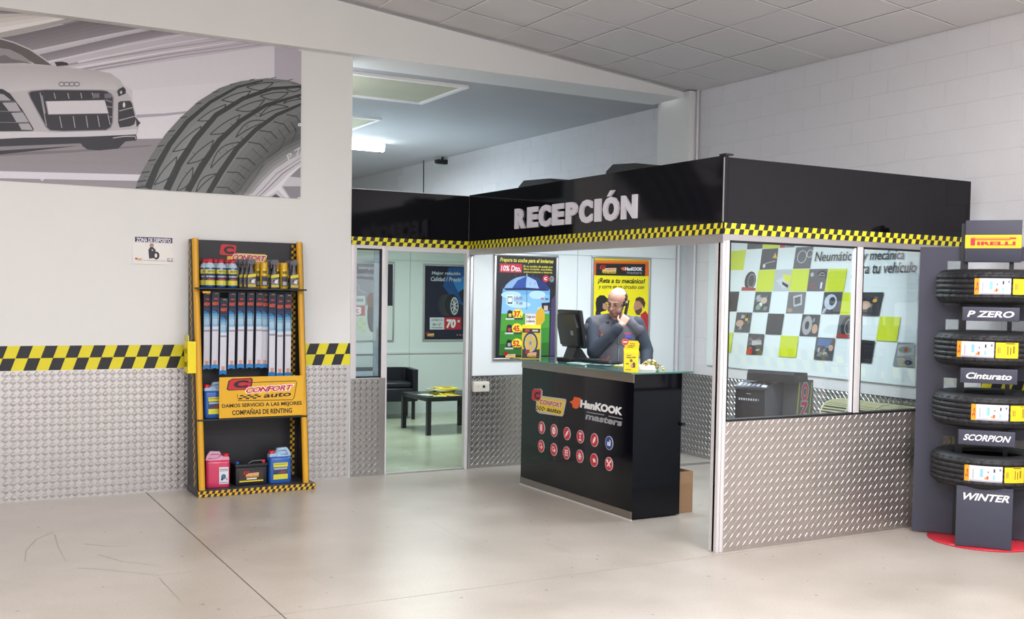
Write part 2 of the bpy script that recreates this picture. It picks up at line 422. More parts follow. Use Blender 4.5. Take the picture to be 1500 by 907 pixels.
# right wall: painted concrete blocks
wr = bx('wall_right', None, (XR+.0005, -4, 0), (XR+.3, 24, 4.6), mat('block_joint', 'd3d1d4', .8), kind='structure')
BW, BH, BD = .4, .2, .012
def block_mesh(w_, h_):
    g, c = .0012, .0022
    return ([(0, g, g), (0, w_-g, g), (0, w_-g, h_-g), (0, g, h_-g), (-BD+.0075, g, g), (-BD+.0075, w_-g, g), (-BD+.0075, w_-g, h_-g), (-BD+.0075, g, h_-g),
             (-BD+.006, g+c, g+c), (-BD+.006, w_-g-c, g+c), (-BD+.006, w_-g-c, h_-g-c), (-BD+.006, g+c, h_-g-c)],
            [(4, 0, 1, 5), (5, 1, 2, 6), (6, 2, 3, 7), (7, 3, 0, 4), (4, 5, 9, 8), (5, 6, 10, 9), (6, 7, 11, 10), (7, 4, 8, 11), (8, 9, 10, 11)])
bv, bf = block_mesh(BW, BH)
me_block = MB().add([(x+.004, y, z) for x, y, z in bv], bf, BLOCKM).mesh('block')
cells = []
for j in range(20):
    z = j*BH-.14
    for i in range(-6, 44):
        y = 1.0+i*BW+(BW/2 if j % 2 else 0)
        if y < -1 or y > 17 or z+BH > 3.9: continue
        vis = (y < 5.6 and y > 2.6) or (z > 2.3 and y < 16) or (5.6 < y < 9.3 and .8 < z < 2.3)
        outside = y < 5.7 and z > .9
        pr = y if (z > 2.3 or outside) else y+6
        cells.append((pr if vis else 99, y, z))
cells.sort(); mbS = MB()
for k, (pr, y, z) in enumerate(cells):
    if z < 0: continue
    if k < 296 and pr < 99: o = link('block', me_block, wr); o.location = (XR, y, z)
    else: mbS.add([(x+.004+XR, yy+y, zz+z) for x, yy, zz in bv], bf, BLOCKM)
mbS.build('blocks', wr, kind='stuff')

# tiled ceiling, falling towards the right wall
def cz(x): return 3.86+.102*(XR-x)
ce = MB().add([(-6, -1.5, cz(-6)+.06), (XR, -1.5, cz(XR)+.06), (XR, 9.25, cz(XR)+.06), (-6, 9.25, cz(-6)+.06),
               (-6, -1.5, cz(-6)+.2), (XR, -1.5, cz(XR)+.2), (XR, 9.25, cz(XR)+.2), (-6, 9.25, cz(-6)+.2)],
              [(0, 3, 2, 1), (4, 5, 6, 7), (0, 1, 5, 4), (2, 3, 7, 6), (1, 2, 6, 5), (3, 0, 4, 7)], TBAR).build('ceiling', None, kind='structure')
tw, tl_ = .595, .705
me_tile = MB().add([(.004, .004, 0), (tw-.004, .004, -.102*(tw-.004)), (tw-.004, tl_-.004, -.102*(tw-.004)), (.004, tl_-.004, 0),
                    (.004, .004, .02), (tw-.004, .004, .02-.102*(tw-.004)), (tw-.004, tl_-.004, .02-.102*(tw-.004)), (.004, tl_-.004, .02)],
                   [(0, 3, 2, 1), (0, 1, 5, 4), (1, 2, 6, 5), (2, 3, 7, 6), (3, 0, 4, 7)], TILE).mesh('ceiling_tile')
y_t = [9.407-.705*k for k in range(0, 15)]
mbg = MB(); far = MB()
for i in range(22):
    x1 = XR-.001-i*tw; x0 = x1-tw
    for k in range(1, 15):
        y0 = 9.407-.705*k
        if y0 < -1.4: continue
        jit = random.uniform(-.003, .003)
        if x0 > 1.2 and y0 > 2.5:
            o = link('ceiling_tile', me_tile, ce); o.location = (x0, y0, cz(x0)+.006+jit)
        else:
            far.add([(x0+a, y0+b, cz(x0)+.012+c_) for a, b, c_ in ((.01, .01, 0), (tw-.01, .01, -.102*tw), (tw-.01, tl_-.01, -.102*tw), (.01, tl_-.01, 0))], [(0, 3, 2, 1)], TILE)
    mbg.add([(x0-.008, -1.4, cz(x0)), (x0+.008, -1.4, cz(x0)), (x0+.008, 9.24, cz(x0)), (x0-.008, 9.24, cz(x0))], [(0, 3, 2, 1)], TBAR)
for k in range(1, 15):
    y0 = 9.407-.705*k
    if y0 < -1.4: continue
    mbg.add([(-5.9, y0-.008, cz(-5.9)-.001), (XR, y0-.008, cz(XR)-.001), (XR, y0+.008, cz(XR)-.001), (-5.9, y0+.008, cz(-5.9)-.001)], [(0, 3, 2, 1)], TBAR)
mbg.build('ceiling_grid', ce); far.build('ceiling_tiles', ce, kind='stuff')
# plain grey ceiling of the hall behind
bx('ceiling_2', None, (-6, 9.7, 3.79), (XR+.2, 24, 3.95), GREYC, label='plain grey ceiling of the rear hall', kind='structure')
bx('wall_far_left', None, (-6.2, -4, 0), (-6, 24, 5.4), WHITE, kind='structure')
# pilaster under the beam and its conduit
bx('trim_2', None, (7.06, 9.20, 2.56), (7.18, 9.76, 3.86), WHITE, label='white pilaster below the end of the beam', kind='structure')
one('conduit_pipe', None, lambda m: (m.cyl((7.145, 9.165, .9), (7.145, 9.165, 3.87), .016, WALU, 10), m.box((7.13, 9.15, 2.9), (7.172, 9.18, 2.93), WALU)),
    label='thin white conduit pipe running down the block wall beside the pilaster', cat='pipe')

# -------- tread plates and tape on the walls
place = lambda x, z, d: (.0+x, YA-d, z)
tp = tread_plate('wall_plate', wl, lambda x, z, d: (-.6+x, YA-d, z+.002), 4.0, 1.026, label='raised lozenge aluminium tread plate along the foot of the left wall')
checker_tape(on_y(YA), -.6, 3.403, 1.028, 1.222, .089, 'checker_tape', wl, shear=.36*1.0)
trp = empty('wall_dado', (XR, 0, 0), 0, 'checker tape and tread plate on the block wall behind the tyre stand', 'wall panel')
tread_plate('tread_plate', trp, lambda x, z, d: (-.011-d, 5.56-x, z+.002), 4.2, 1.026)
trp2 = checker_tape(lambda a, b, d: (-.012-d, -a, b), -5.56, -1.4, 1.03, 1.22, .089, 'checker_tape', trp)

# -------- behind the glazing: waiting room shell
wb = bx('wall_waiting_back', None, (3.0, 13.97, 0), (XR, 14.1, 2.7), mat('waiting_wall', 'd6dfdc', .6, 0, .02, 3), kind='structure')
WPM = mat('waiting_panel', 'd3dedb', .55, 0, .02, 3)
for (x0, x1) in ((4.0, 4.75), (4.75, 5.94), (5.94, 7.13)):
    for (z0, z1) in ((0, .835), (.86, 2.12), (2.13, 2.69)):
        bx('wall_panel', wb, (x0+.004, 13.958, z0), (x1-.004, 13.971, z1), WPM)
    bx('dado_rail', wb, (x0+.004, 13.935, .836), (x1-.004, 13.971, .860), WALU)
bx('wall_waiting_left', None, (3.2, YA+.22, 0), (3.3, 13.97, 2.7), WPM, kind='structure')
bx('ceiling_waiting', None, (3.2, YA+.02, 2.56), (XR, 14.05, 2.62), PANEL, kind='structure')
# booth back wall: white panels over tread plate
wbo = bx('wall_booth_back', None, (4.62, YA+.002, 0), (XR, YA+.09, 2.56), mat('booth_wall', 'cdd3d6', .7), kind='structure')
for (x0, x1) in ((4.63, 5.80), (5.80, 7.03)):
    for (z0, z1) in ((.9, 2.087), (2.095, 2.55)):
        bx('wall_panel', wbo, (x0+.003, YA-.008, z0), (x1-.003, YA+.003, z1), PANEL)
one('trim_3', wbo, lambda m: m.cyl((7.06, YA-.02, .9), (7.06, YA-.02, 2.5), .02, WALU, 12))
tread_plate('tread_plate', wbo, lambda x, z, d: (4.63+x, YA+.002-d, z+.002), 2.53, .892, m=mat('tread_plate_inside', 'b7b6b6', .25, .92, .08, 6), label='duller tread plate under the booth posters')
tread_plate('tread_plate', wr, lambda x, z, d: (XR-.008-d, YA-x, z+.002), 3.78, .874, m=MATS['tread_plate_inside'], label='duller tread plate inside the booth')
bx('ceiling_booth', None, (XH+.03, YP+.04, 2.5), (6.98, YA, 2.545), PANEL, kind='structure')
bx('trim_4', None, (5.18, 8.62, 0), (7.15, 8.68, .012), ALU, label='flat grey floor strip inside the booth', kind='structure')

# ================================================================== FASCIA BOARDS
FAG = 'glossy black fascia boards round the reception'
fb = empty('fascia_board', (XH, YA, 2.1), 0, 'long glossy black fascia board with raised white RECEPCION letters', 'sign', FAG)
bx('board', fb, (-.01, -YA+YP-.004, .012), (.022, -.008, .522), BLACKG)
bx('corner_cap', fb, (-.012, -YA+YP-.014, .523), (.055, -YA+YP+.05, .535), BLACK)
bx('bottom_rail', fb, (-.006, YP-YA, -.045), (.06, 0, .013), ALU)
bx('corner_trim', fb, (-.013, YP-YA-.006, .09), (-.0095, YP-YA+.004, .51), ALU)
checker_tape(lambda a, b, d: (-.0105-d, -a-YA, b-2.1), -YA, -YP, 2.112, 2.184, .037, 'checker_tape', fb, shear=.3)
for ch, (u0, u1) in zip('RECEPCION', ((-8.406, -8.219), (-8.182, -8.008), (-7.985, -7.792), (-7.758, -7.584), (-7.543, -7.371), (-7.339, -7.154), (-7.112, -7.031), (-6.994, -6.782), (-6.747, -6.55))):
    extruded_letters(ch, .055, (u0, 2.262 if ch not in 'CO' else 2.258, u1, 2.437 if ch not in 'CO' else 2.441), .018, lambda a, b, d: (-.010-d, -a-YA, b-2.1), mat('white_acrylic_letter', 'dcd9e2', .4), 'letter', fb)
MB().prism([(6.94-YA, .345), (6.90-YA, .345), (6.845-YA, .388), (6.895-YA, .388)], (-.028, -.01), MATS['white_acrylic_letter'], 'x').build('letter_accent', fb)
f2 = empty('fascia_board', (XH, YP, 2.1), 0, 'plain glossy black fascia board above the front window', 'sign', FAG)
bx('board', f2, (.023, -.004, .012), (2.40, .024, .512), BLACKG)
bx('bottom_rail', f2, (.05, .0, -.03), (2.40, .06, .013), ALU)
checker_tape(lambda a, b, d: (a-XH, -.0045-d, b-2.1), XH+.002, XH+2.40, 2.112, 2.184, .04, 'checker_tape', f2, shear=.3)
f3 = empty('fascia_board', (3.403, YA, 2.1), 0, 'short glossy black fascia board above the waiting room doorway', 'sign', FAG)
bx('board', f3, (0, -.006, .012), (XH-3.403-.011, .02, .512), BLACKG)
bx('bottom_rail', f3, (.0, -.002, -.028), (XH-3.403-.01, .05, .013), WALU)
checker_tape(lambda a, b, d: (a-3.403, -.0065-d, b-2.1), 3.405, XH-.012, 2.112, 2.184, .041, 'checker_tape', f3, shear=.3)

# ================================================================== FRONT GLAZED PARTITION
gp = empty('glazed_partition', (XH, YP, 0), 0, 'white framed window partition over a tread plate at the front of the reception', 'partition')
one('corner_post', gp, lambda m: (m.box((.0, .0, 0), (.022, .085, 2.07), WALU, .004), m.box((.024, -.004, 0), (.052, .06, 2.07), WALU, .004), m.box((.0, .03, 0), (.04, .05, 2.07), ALU)))
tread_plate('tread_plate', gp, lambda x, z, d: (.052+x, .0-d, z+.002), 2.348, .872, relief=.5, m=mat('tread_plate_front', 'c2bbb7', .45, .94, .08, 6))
bx('infill', gp, (.052, .002, 0), (2.40, .05, .874), PANEL)
bx('sill', gp, (.052, -.006, .872), (2.40, .055, .886), RUBBER)
bx('mullion', gp, (1.218, -.006, .87), (1.275, .05, 2.07), WALU, .003)
bx('far_post', gp, (2.37, -.004, 0), (2.40, .05, 2.1), WALU, .003)
for k, (x0, x1) in enumerate(((.053, 1.217), (1.276, 2.37))):
    def gk(m):
        t = .011
        m.box((x0, -.002, .886), (x0+t, .03, 2.072), RUBBER); m.box((x1-t, -.002, .886), (x1, .03, 2.072), RUBBER)
        m.box((x0, -.002, 2.058), (x1, .03, 2.072), RUBBER)
        if k == 0: m.box((x1-.028, -.003, .89), (x1-.012, .02, 2.06), mat('white_bead', 'f0f0f4', .3))
    one('gasket', gp, gk)
    bx('glass_pane', gp, (x0+.008, .012, .884), (x1-.008, .018, 2.065), GLASS)

# ================================================================== DOORWAY PARTITION (left)
dp = empty('glazed_partition', (3.403, YA, 0), 0, 'narrow white framed side window beside the waiting room doorway', 'partition')
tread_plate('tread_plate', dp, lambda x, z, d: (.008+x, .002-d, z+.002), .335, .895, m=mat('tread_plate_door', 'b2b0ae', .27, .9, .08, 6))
bx('infill', dp, (.004, .003, 0), (.345, .05, .9), PANEL)
bx('jamb', dp, (.0, -.006, .9), (.055, .05, 2.11), WALU, .003); bx('jamb', dp, (.297, -.006, 0.9), (.354, .05, 2.11), WALU, .003)
bx('jamb', dp, (.343, -.004, 0), (.354, .05, .9), WALU)
one('gasket', dp, lambda m: (m.box((.055, -.003, .905), (.297, .03, .918), RUBBER), m.box((.282, -.003, .905), (.298, .03, 2.08), RUBBER), m.box((.055, -.003, 2.068), (.297, .03, 2.082), RUBBER)))
bx('glass_pane', dp, (.055, .008, .91), (.29, .014, 2.075), glass_mat('window_glass_side', (.86, .9, .92), .25))
one('inner_sash', dp, lambda m: (m.box((.235, .022, .915), (.281, .045, 2.06), mat('sash', 'c3d3da', .4)), m.box((.055, .022, .915), (.24, .045, .962), MATS['sash'])))
bx('door_rail', dp, (.354, .0, 2.068), (1.163, .05, 2.115), WALU)
bx('threshold', dp, (.354, .0, 0), (1.163, .05, .012), ALU)
one('door_post', dp, lambda m: (m.box((1.155, -.008, 0), (1.187, .055, 2.11), WALU, .004), m.box((1.192, -.012, 0), (1.222, .03, 2.075), ALU, .004), m.box((1.18, .0, 0), (1.2, .04, 2.1), RUBBER)))

# ================================================================== things on the booth roof
for (x, y0, y1, z1, lb) in ((5.0, 8.30, 8.93, 2.742, 'low black storage case with a blue edge lying on the booth roof above the R'),
                        (5.0, 6.98, 7.45, 2.752, 'low black storage case lying on the booth roof above the O')):
    t = empty('storage_case', (x, y0, 2.545), 0, lb, 'case', 'black cases on the booth roof')
    one('case_body', t, lambda m: m.prism([(0, 0), (y1-y0, 0), (y1-y0, z1-2.545-.05), (y1-y0-.10, z1-2.545), (.05, z1-2.545-.02), (0, z1-2.545-.06)], (-.12, .12), BLACK, 'x'))
    one('latch', t, lambda m: m.box((-.13, .1, .08), (-.12, .16, .12), gloss('2a4a78')))

# ================================================================== WALL PRINT: car and tyre
cp = empty('wall_poster', (0, YA, 0), 0, 'huge grey print of a white sports car and a tyre high on the left wall', 'poster')
PX0, PX1, PZ0, PZ1 = .28, 2.929, 2.494, 3.86
bx('sheet', cp, (PX0, -.006, PZ0), (PX1, 0, PZ1), ink('cfc9d0'))
pl = lambda a, b, d: (a, -.006-d, b)
q1 = homog(H_WALL, 0, 0, 2.885); q4 = homog(H_WALL, 0, 0, 6.045); q5 = homog(H_WALL, 0, 100, 6.045); q6 = homog(H_WALL, 180, 100, 4.533)
c = Canvas(pl, q1, (PX0, PZ0, PX1, PZ1), .00005)
def soft(pa, pb, c0, c1, n=8):
    """printed tonal blend between two edges"""
    a0 = [int(c0[i:i+2], 16) for i in (0, 2, 4)]; a1 = [int(c1[i:i+2], 16) for i in (0, 2, 4)]
    for k in range(n):
        t0, t1, tm = k/n, (k+1)/n, (k+.5)/n
        col = '%02x%02x%02x' % tuple(int(a0[i]+(a1[i]-a0[i])*tm) for i in range(3))
        A = [(p[0]+(q[0]-p[0])*t0, p[1]+(q[1]-p[1])*t0) for p, q in zip(pa, pb)]
        B = [(p[0]+(q[0]-p[0])*t1, p[1]+(q[1]-p[1])*t1) for p, q in zip(pa, pb)]
        c.poly(A+B[::-1], col)
# the showroom behind the car
soft([(-60, -40), (1290, -40)], [(-60, 640), (1290, 640)], 'bcb4bd', 'dad5db', 10)
c.poly([(-60, 0), (250, 20), (480, 75), (330, 110), (-60, 60)], '8f8a93')
soft([(-60, 60), (170, 55)], [(-60, 150), (330, 70)], 'c0b8b2', 'efe9e8', 4)
c.poly([(-60, 150), (250, 88), (390, 68), (60, 150), (-60, 170)], 'aaa6a3')
soft([(-60, 170), (60, 150), (440, 66), (640, 100)], [(-60, 260), (120, 215), (480, 140), (660, 108)], '716b70', '8f8990', 5)
soft([(120, 215), (480, 140), (660, 108)], [(150, 232), (500, 150), (700, 112)], 'cfc9d0', 'c4bec6', 2)
soft([(150, 234), (520, 150), (720, 112), (830, 128)], [(190, 262), (520, 185), (700, 150), (850, 132)], '827b84', '9a939b', 4)
for k, (a, b, wd, cl) in enumerate([((220, 285), (1080, 150), 9, 'a39ca6'), ((250, 300), (1100, 160), 12, 'e2dde3'), ((300, 300), (1120, 172), 7, '9d96a0'), ((390, 298), (1140, 184), 5, '98919c'), ((330, 262), (1000, 140), 10, 'dcd7dd'), ((200, 262), (880, 128), 8, 'dad5dc')]):
    c.stroke([a, ((a[0]+b[0])/2, (a[1]+b[1])/2-6), b], wd, cl, 2)
c.poly([(420, 300), (1160, 190), (1160, 560), (560, 600), (560, 380)], 'd9d5dc')
soft([(560, 380), (1160, 330)], [(560, 620), (1160, 600)], 'dddae0', 'e2dee4', 3)
c.poly([(1160, 200), (1290, 205), (1290, 560), (1160, 560)], 'b7b1bc')
c.stroke([(570, 492), (700, 484), (830, 470)], 14, 'a9a5b0', 8)
# floor
soft([(-60, 600), (1290, 575)], [(-60, 770), (1290, 870)], '8d878c', '9a939a', 6)
c.stroke([(-60, 655), (300, 640), (640, 615)], 16, '777176', 5)
c.poly([(-60, 722), (600, 738), (600, 765), (-60, 752)], 'dcd8e2')
c.poly([(1190, 750), (1290, 752), (1290, 785), (1190, 782)], 'dcd8e2')
# car
c.poly([(-60, 190), (60, 200), (140, 262), (-60, 270)], '938d90')
c.poly([(-60, 250), (20, 232), (50, 248), (140, 268), (-60, 268)], '6f696c')
c.poly([(-60, 150), (0, 160), (55, 178), (120, 205), (180, 245), (228, 280), (150, 272), (90, 232), (40, 208), (-60, 195)], '5f5758')
c.stroke([(-60, 152), (0, 163), (60, 180), (125, 208), (185, 248), (225, 278)], 5, 'c5bfc2')
c.poly([(-60, 270), (100, 266), (215, 276), (285, 285), (400, 295), (470, 310), (510, 340), (530, 378), (560, 430), (577, 490), (590, 520), (582, 558), (570, 595), (-60, 640)], 'bdb8bc')
soft([(-60, 272), (215, 278), (400, 296), (470, 312)], [(-60, 400), (130, 380), (400, 378), (500, 380)], 'b7b1b4', 'cbc6ca', 8)
c.poly([(-60, 560), (150, 556), (230, 560), (480, 552), (580, 545), (575, 572), (400, 575), (-60, 590)], 'd3cfd5')
c.poly([(-60, 590), (100, 582), (360, 578), (575, 568), (580, 586), (575, 594), (530, 598), (500, 628), (420, 636), (370, 632), (345, 615), (-60, 660)], '2c2932')
c.poly([(-60, 622), (340, 606), (350, 615), (-60, 640)], '8a8489')
c.poly([(230, 262), (262, 260), (286, 266), (290, 275), (262, 277), (240, 280)], '2f2a30')
c.reg = q5
c.poly([(244, 215), (270, 198), (400, 186), (900, 190), (950, 198), (990, 225), (1010, 260), (1003, 480), (985, 530), (940, 552), (560, 562), (440, 556), (400, 520), (262, 262)], '8d888e')
c.poly([(258, 222), (280, 206), (400, 194), (900, 198), (945, 206), (980, 232), (998, 265), (992, 480), (975, 522), (935, 545), (560, 554), (446, 548), (410, 515), (272, 262)], '2a2630')
for (a, b) in (((355, 215), (412, 510)), ((478, 218), (492, 272)), ((600, 220), (612, 270)), ((715, 218), (725, 268)), ((815, 216), (828, 266)), ((528, 425), (548, 528)), ((648, 425), (665, 528)), ((762, 422), (778, 525)), ((865, 420), (882, 520)), ((955, 410), (975, 500)), ((372, 240), (400, 400))):
    c.stroke([a, b], 7, 'aeaab0')
for (a, b) in (((935, 280), (990, 300)), ((945, 340), (995, 345)), ((960, 430), (995, 432))): c.stroke([a, b], 14, '77727a')
for (x, y) in ((820, 222), (925, 225)): c.rect(x, y, x+60, y+40, '6e6971')
c.poly([(400, 292), (928, 280), (965, 402), (425, 412)], '8f8a90'); c.poly([(410, 294), (925, 284), (957, 398), (432, 406)], 'd6d1d6')
c.poly([(-60, 175), (25, 185), (90, 225), (200, 370), (300, 540), (292, 556), (-60, 560)], '28252d')
for qd in (((20, 305), (140, 302), (185, 378), (82, 384)), ((98, 396), (200, 390), (256, 476), (146, 478)), ((162, 490), (258, 488), (292, 548), (190, 545)), ((-10, 225), (30, 230), (100, 285), (0, 285))): c.poly(list(qd), 'aaa6ac')
for (a, b) in (((-60, 380), (200, 384)), ((-60, 478), (256, 482)), ((-20, 288), (130, 294))): c.stroke([a, b], 5, '7f7b82')
c.poly([(1036, 205), (1050, 185), (1092, 164), (1114, 188), (1112, 226), (1050, 250)], '2c2932'); c.ell(1072, 214, 12, 16, '8e8a92'); c.ell(1072, 214, 6, 9, 'd9d6dc')
c.poly([(1046, 305), (1068, 292), (1150, 288), (1168, 310), (1202, 450), (1188, 498), (1150, 515), (1060, 526), (1046, 480)], '2f2c34')
for (a, b) in (((1055, 378), (1175, 348)), ((1055, 462), (1195, 425))): c.stroke([a, b], 8, 'a9a5ac')
c.ell(1098, 325, 11, 24, 'dcd9de'); c.poly([(1200, 435), (1245, 485), (1210, 522)], '332f38')
c.stroke([(1000, 618), (1100, 604), (1195, 602), (1205, 628)], 9, 'b5b1b7')
for x in (545, 590, 635, 680): c.ring(x, 141, 24, 18, 6, '4f4a50')
# the big tyre
c.reg = q6
out = [(85, 795), (100, 745), (135, 670), (200, 560), (280, 440), (380, 330), (500, 220), (640, 132), (780, 86), (960, 66), (1100, 80), (1190, 108)]
c.poly(out+[(1190, 900), (85, 800)], '7c7e7e')
soft(out, [(300, 810), (330, 740), (380, 640), (450, 520), (530, 410), (620, 330), (720, 250), (830, 190), (930, 150), (1030, 125), (1120, 120), (1190, 135)], '6c6e6f', '8e9090', 5)
sw = [(590, 880), (620, 800), (680, 700), (780, 560), (900, 420), (1050, 310), (1190, 240)]
rim = [(830, 900), (860, 830), (930, 750), (1010, 670), (1100, 610), (1150, 585), (1190, 570)]
soft(sw, rim, '747677', '3c3e40', 7)
soft([(730, 900), (780, 810), (860, 700), (950, 610), (1060, 530), (1120, 500), (1190, 470)], rim, '5a5d5b', 'a3a3a5', 4)
c.poly(rim+[(1190, 900)], 'c9c5cc')
c.stroke([(905, 890), (960, 800), (1060, 700), (1190, 620)], 7, '7d7b82'); c.stroke([(880, 885), (930, 800), (1020, 700), (1190, 595)], 4, '5c5c60')
c.poly([(985, 870), (1015, 835), (1045, 880)], '4a474e'); c.poly([(1110, 720), (1190, 650), (1190, 728)], '8b8790'); c.poly([(1060, 785), (1190, 785), (1190, 885), (1110, 872)], '8b8790')
c.poly([(930, 870), (1010, 790), (1100, 700), (1190, 640), (1190, 655), (1100, 725), (1050, 790), (1100, 885), (1080, 885), (1030, 810), (960, 880)], 'e2dfe6')
for g_, w0, w1 in (([(165, 800), (225, 655), (310, 505), (430, 352), (580, 225), (760, 125), (930, 82)], 48, 10),
                   ([(290, 812), (370, 640), (480, 470), (620, 310), (800, 200), (990, 135), (1190, 122)], 52, 16),
                   ([(430, 822), (520, 655), (640, 480), (780, 350), (950, 245), (1190, 178)], 48, 18),
                   ([(570, 842), (650, 690), (760, 530), (880, 410), (1020, 310), (1190, 240)], 44, 20)):
    c.stroke(g_, w0, '22272a', w1)
for a, b in (((205, 775), (358, 588)), ((330, 555), (520, 385)), ((495, 350), (685, 240)), ((655, 212), (850, 150)), ((820, 125), (1000, 95)),
             ((355, 820), (465, 658)), ((425, 635), (602, 478)), ((578, 440), (780, 308)), ((748, 278), (942, 208)), ((910, 185), (1100, 160)), ((1080, 138), (1190, 130))):
    c.leaf(a, b, 7, '2c3133', .2)
for a, b in (((485, 825), (625, 700)), ((582, 665), (800, 490)), ((748, 460), (965, 352)), ((905, 322), (1100, 258)), ((1065, 235), (1190, 205))):
    c.leaf(a, b, 7, '2c3133', -.22)
random.seed(3)
for k in range(13):
    t = k/12; i = t*(len(out)-2); j = int(i); fr = i-j
    p = (out[j][0]+(out[j+1][0]-out[j][0])*fr, out[j][1]+(out[j+1][1]-out[j][1])*fr)
    c.stroke([p, (p[0]+60*(1-.5*t), p[1]-8)], 9-5*t, '2c3133'); c.stroke([(p[0]+18, p[1]+26), (p[0]+62, p[1]+20)], 3, '3a3f40')
for a, b in (((620, 790), (740, 835)), ((690, 690), (810, 735)), ((750, 598), (880, 645)), ((830, 490), (965, 560)), ((905, 415), (1025, 470)), ((1000, 355), (1110, 430)), ((1085, 308), (1190, 375))):
    m_ = ((a[0]+b[0])/2+14, (a[1]+b[1])/2-20); c.stroke([a, m_, b], 7, '2b3032')
    c.stroke([(a[0]+30, a[1]+48), (b[0]-35, b[1]+42)], 4, '34393a')
for a, b, d_ in (((790, 850), (900, 690), (930, 640)), ((960, 600), (1040, 540), (1080, 460)), ((1120, 490), (1150, 430), (1135, 380))): c.stroke([a, b, d_], 4, '2f3335')
for k in range(26):
    x = random.uniform(230, 1000); y = 800-(x-230)*.8+random.uniform(-60, 120); c.stroke([(x, y), (x+16, y+14)], 3, '2f3436')
c.text('P Z', (1098, 618), (1190, 560), (1085, 578), 'c9c8cc', .02)
c.reg = q1
for x, y in ((183, 37), (575, 99), (936, 157), (1268, 209), (178, 757), (1262, 840), (1265, 528)): c.ell(x, y, 7, 7, 'efeff2'); c.ell(x, y, 3, 3, '8e8a90')
c.build('print', cp)

# ================================================================== ZONA DE DEPOSITO sign
zp = empty('wall_sign', (1.54, YA, 1.885), 0, 'small white sign reading ZONA DE DEPOSITO beside the product rack', 'sign')
bx('plate', zp, (0, -.008, 0), (.315, 0, .225), ink('ebe7e4'), 0)
qz = homog(H_WALL, 180, 330, 12.5)
c = Canvas(lambda a, b, d: (a-1.54, -.008-d, b-1.885), qz)
c.poly([(222, 210), (908, 235), (906, 332), (222, 305)], '38305e')
c.text('ZONA DE DEPOSITO', (248, 304), (880, 326), (248, 226), 'f1eff2', .025)
c.ell(528, 372, 38, 42, 'b98a85'); c.ell(528, 355, 36, 24, 'a98078'); c.poly([(500, 400), (550, 400), (600, 450), (600, 600), (480, 612), (468, 450)], '2a2a33'); c.poly([(520, 445), (560, 450), (545, 475)], 'dcd8da')
c.ell(614, 556, 56, 72, '23222a'); c.ell(606, 556, 24, 40, 'e5e1e0')
c.ell(245, 612, 22, 18, '7a4030'); c.poly([(260, 600), (350, 606), (348, 650), (262, 648)], 'dcae83')
c.stroke([(370, 640), (790, 655)], 8, 'a39fa2'); c.text('G.2', (808, 662), (915, 668), (808, 600), '6a5560', .02); c.stroke([(805, 660), (915, 668)], 7, '6a5560')
c.build('print', zp)

# ================================================================== LOGO helper (sheet coords: x right, y down, box 0..100 x 0..60)
def shop_logo(c, T, plate=True, dark=False):
    P = lambda x, y: T(x, y)
    pt = lambda L: [P(*p) for p in L]
    if plate:
        c.poly(pt([(18, 18), (94, 14), (98, 18), (96, 56), (92, 60), (24, 60), (14, 56), (14, 40)]), '2b1a17')
        c.poly(pt([(20, 21), (92, 17), (95, 20), (93, 54), (90, 57), (25, 57), (17, 54), (17, 41)]), 'e8b921' if not dark else 'efcf3d')
    c.poly(pt([(4, 2), (9, -3), (36, -3), (38, 2), (36, 25), (31, 30), (4, 30), (1, 26)]), '2b1a17')
    c.poly(pt([(6, 2), (10, -1), (34, -1), (36, 3), (34, 24), (30, 28), (6, 28), (3, 25)]), 'c5202f')
    c.text('C', P(10, 24), P(30, 24), P(12, 3), '1b1015', .06)
    c.text('CONFORT', P(25, 41), P(92, 38), P(29, 22), 'f7eef0', .10)
    c.text('CONFORT', P(26.5, 39.5), P(90.5, 36.5), P(30, 24), 'c5202f', .035)
    c.text('auto', P(52, 55), P(90, 53), P(54, 43), '1b1518', .025)
    L = []
    for i in range(6):
        for j in range(3):
            if (i+j) % 2 == 0: L.append(pt([(20+i*5-j, 44+j*4), (25+i*5-j, 44+j*4), (24+i*5-j, 48+j*4), (19+i*5-j, 48+j*4)]))
    c.polys(L, '1b1518')
def quadmap(A, B, D, w_, h_):
    return lambda x, y: (A[0]+(B[0]-A[0])*x/w_+(D[0]-A[0])*y/h_, A[1]+(B[1]-A[1])*x/w_+(D[1]-A[1])*y/h_)

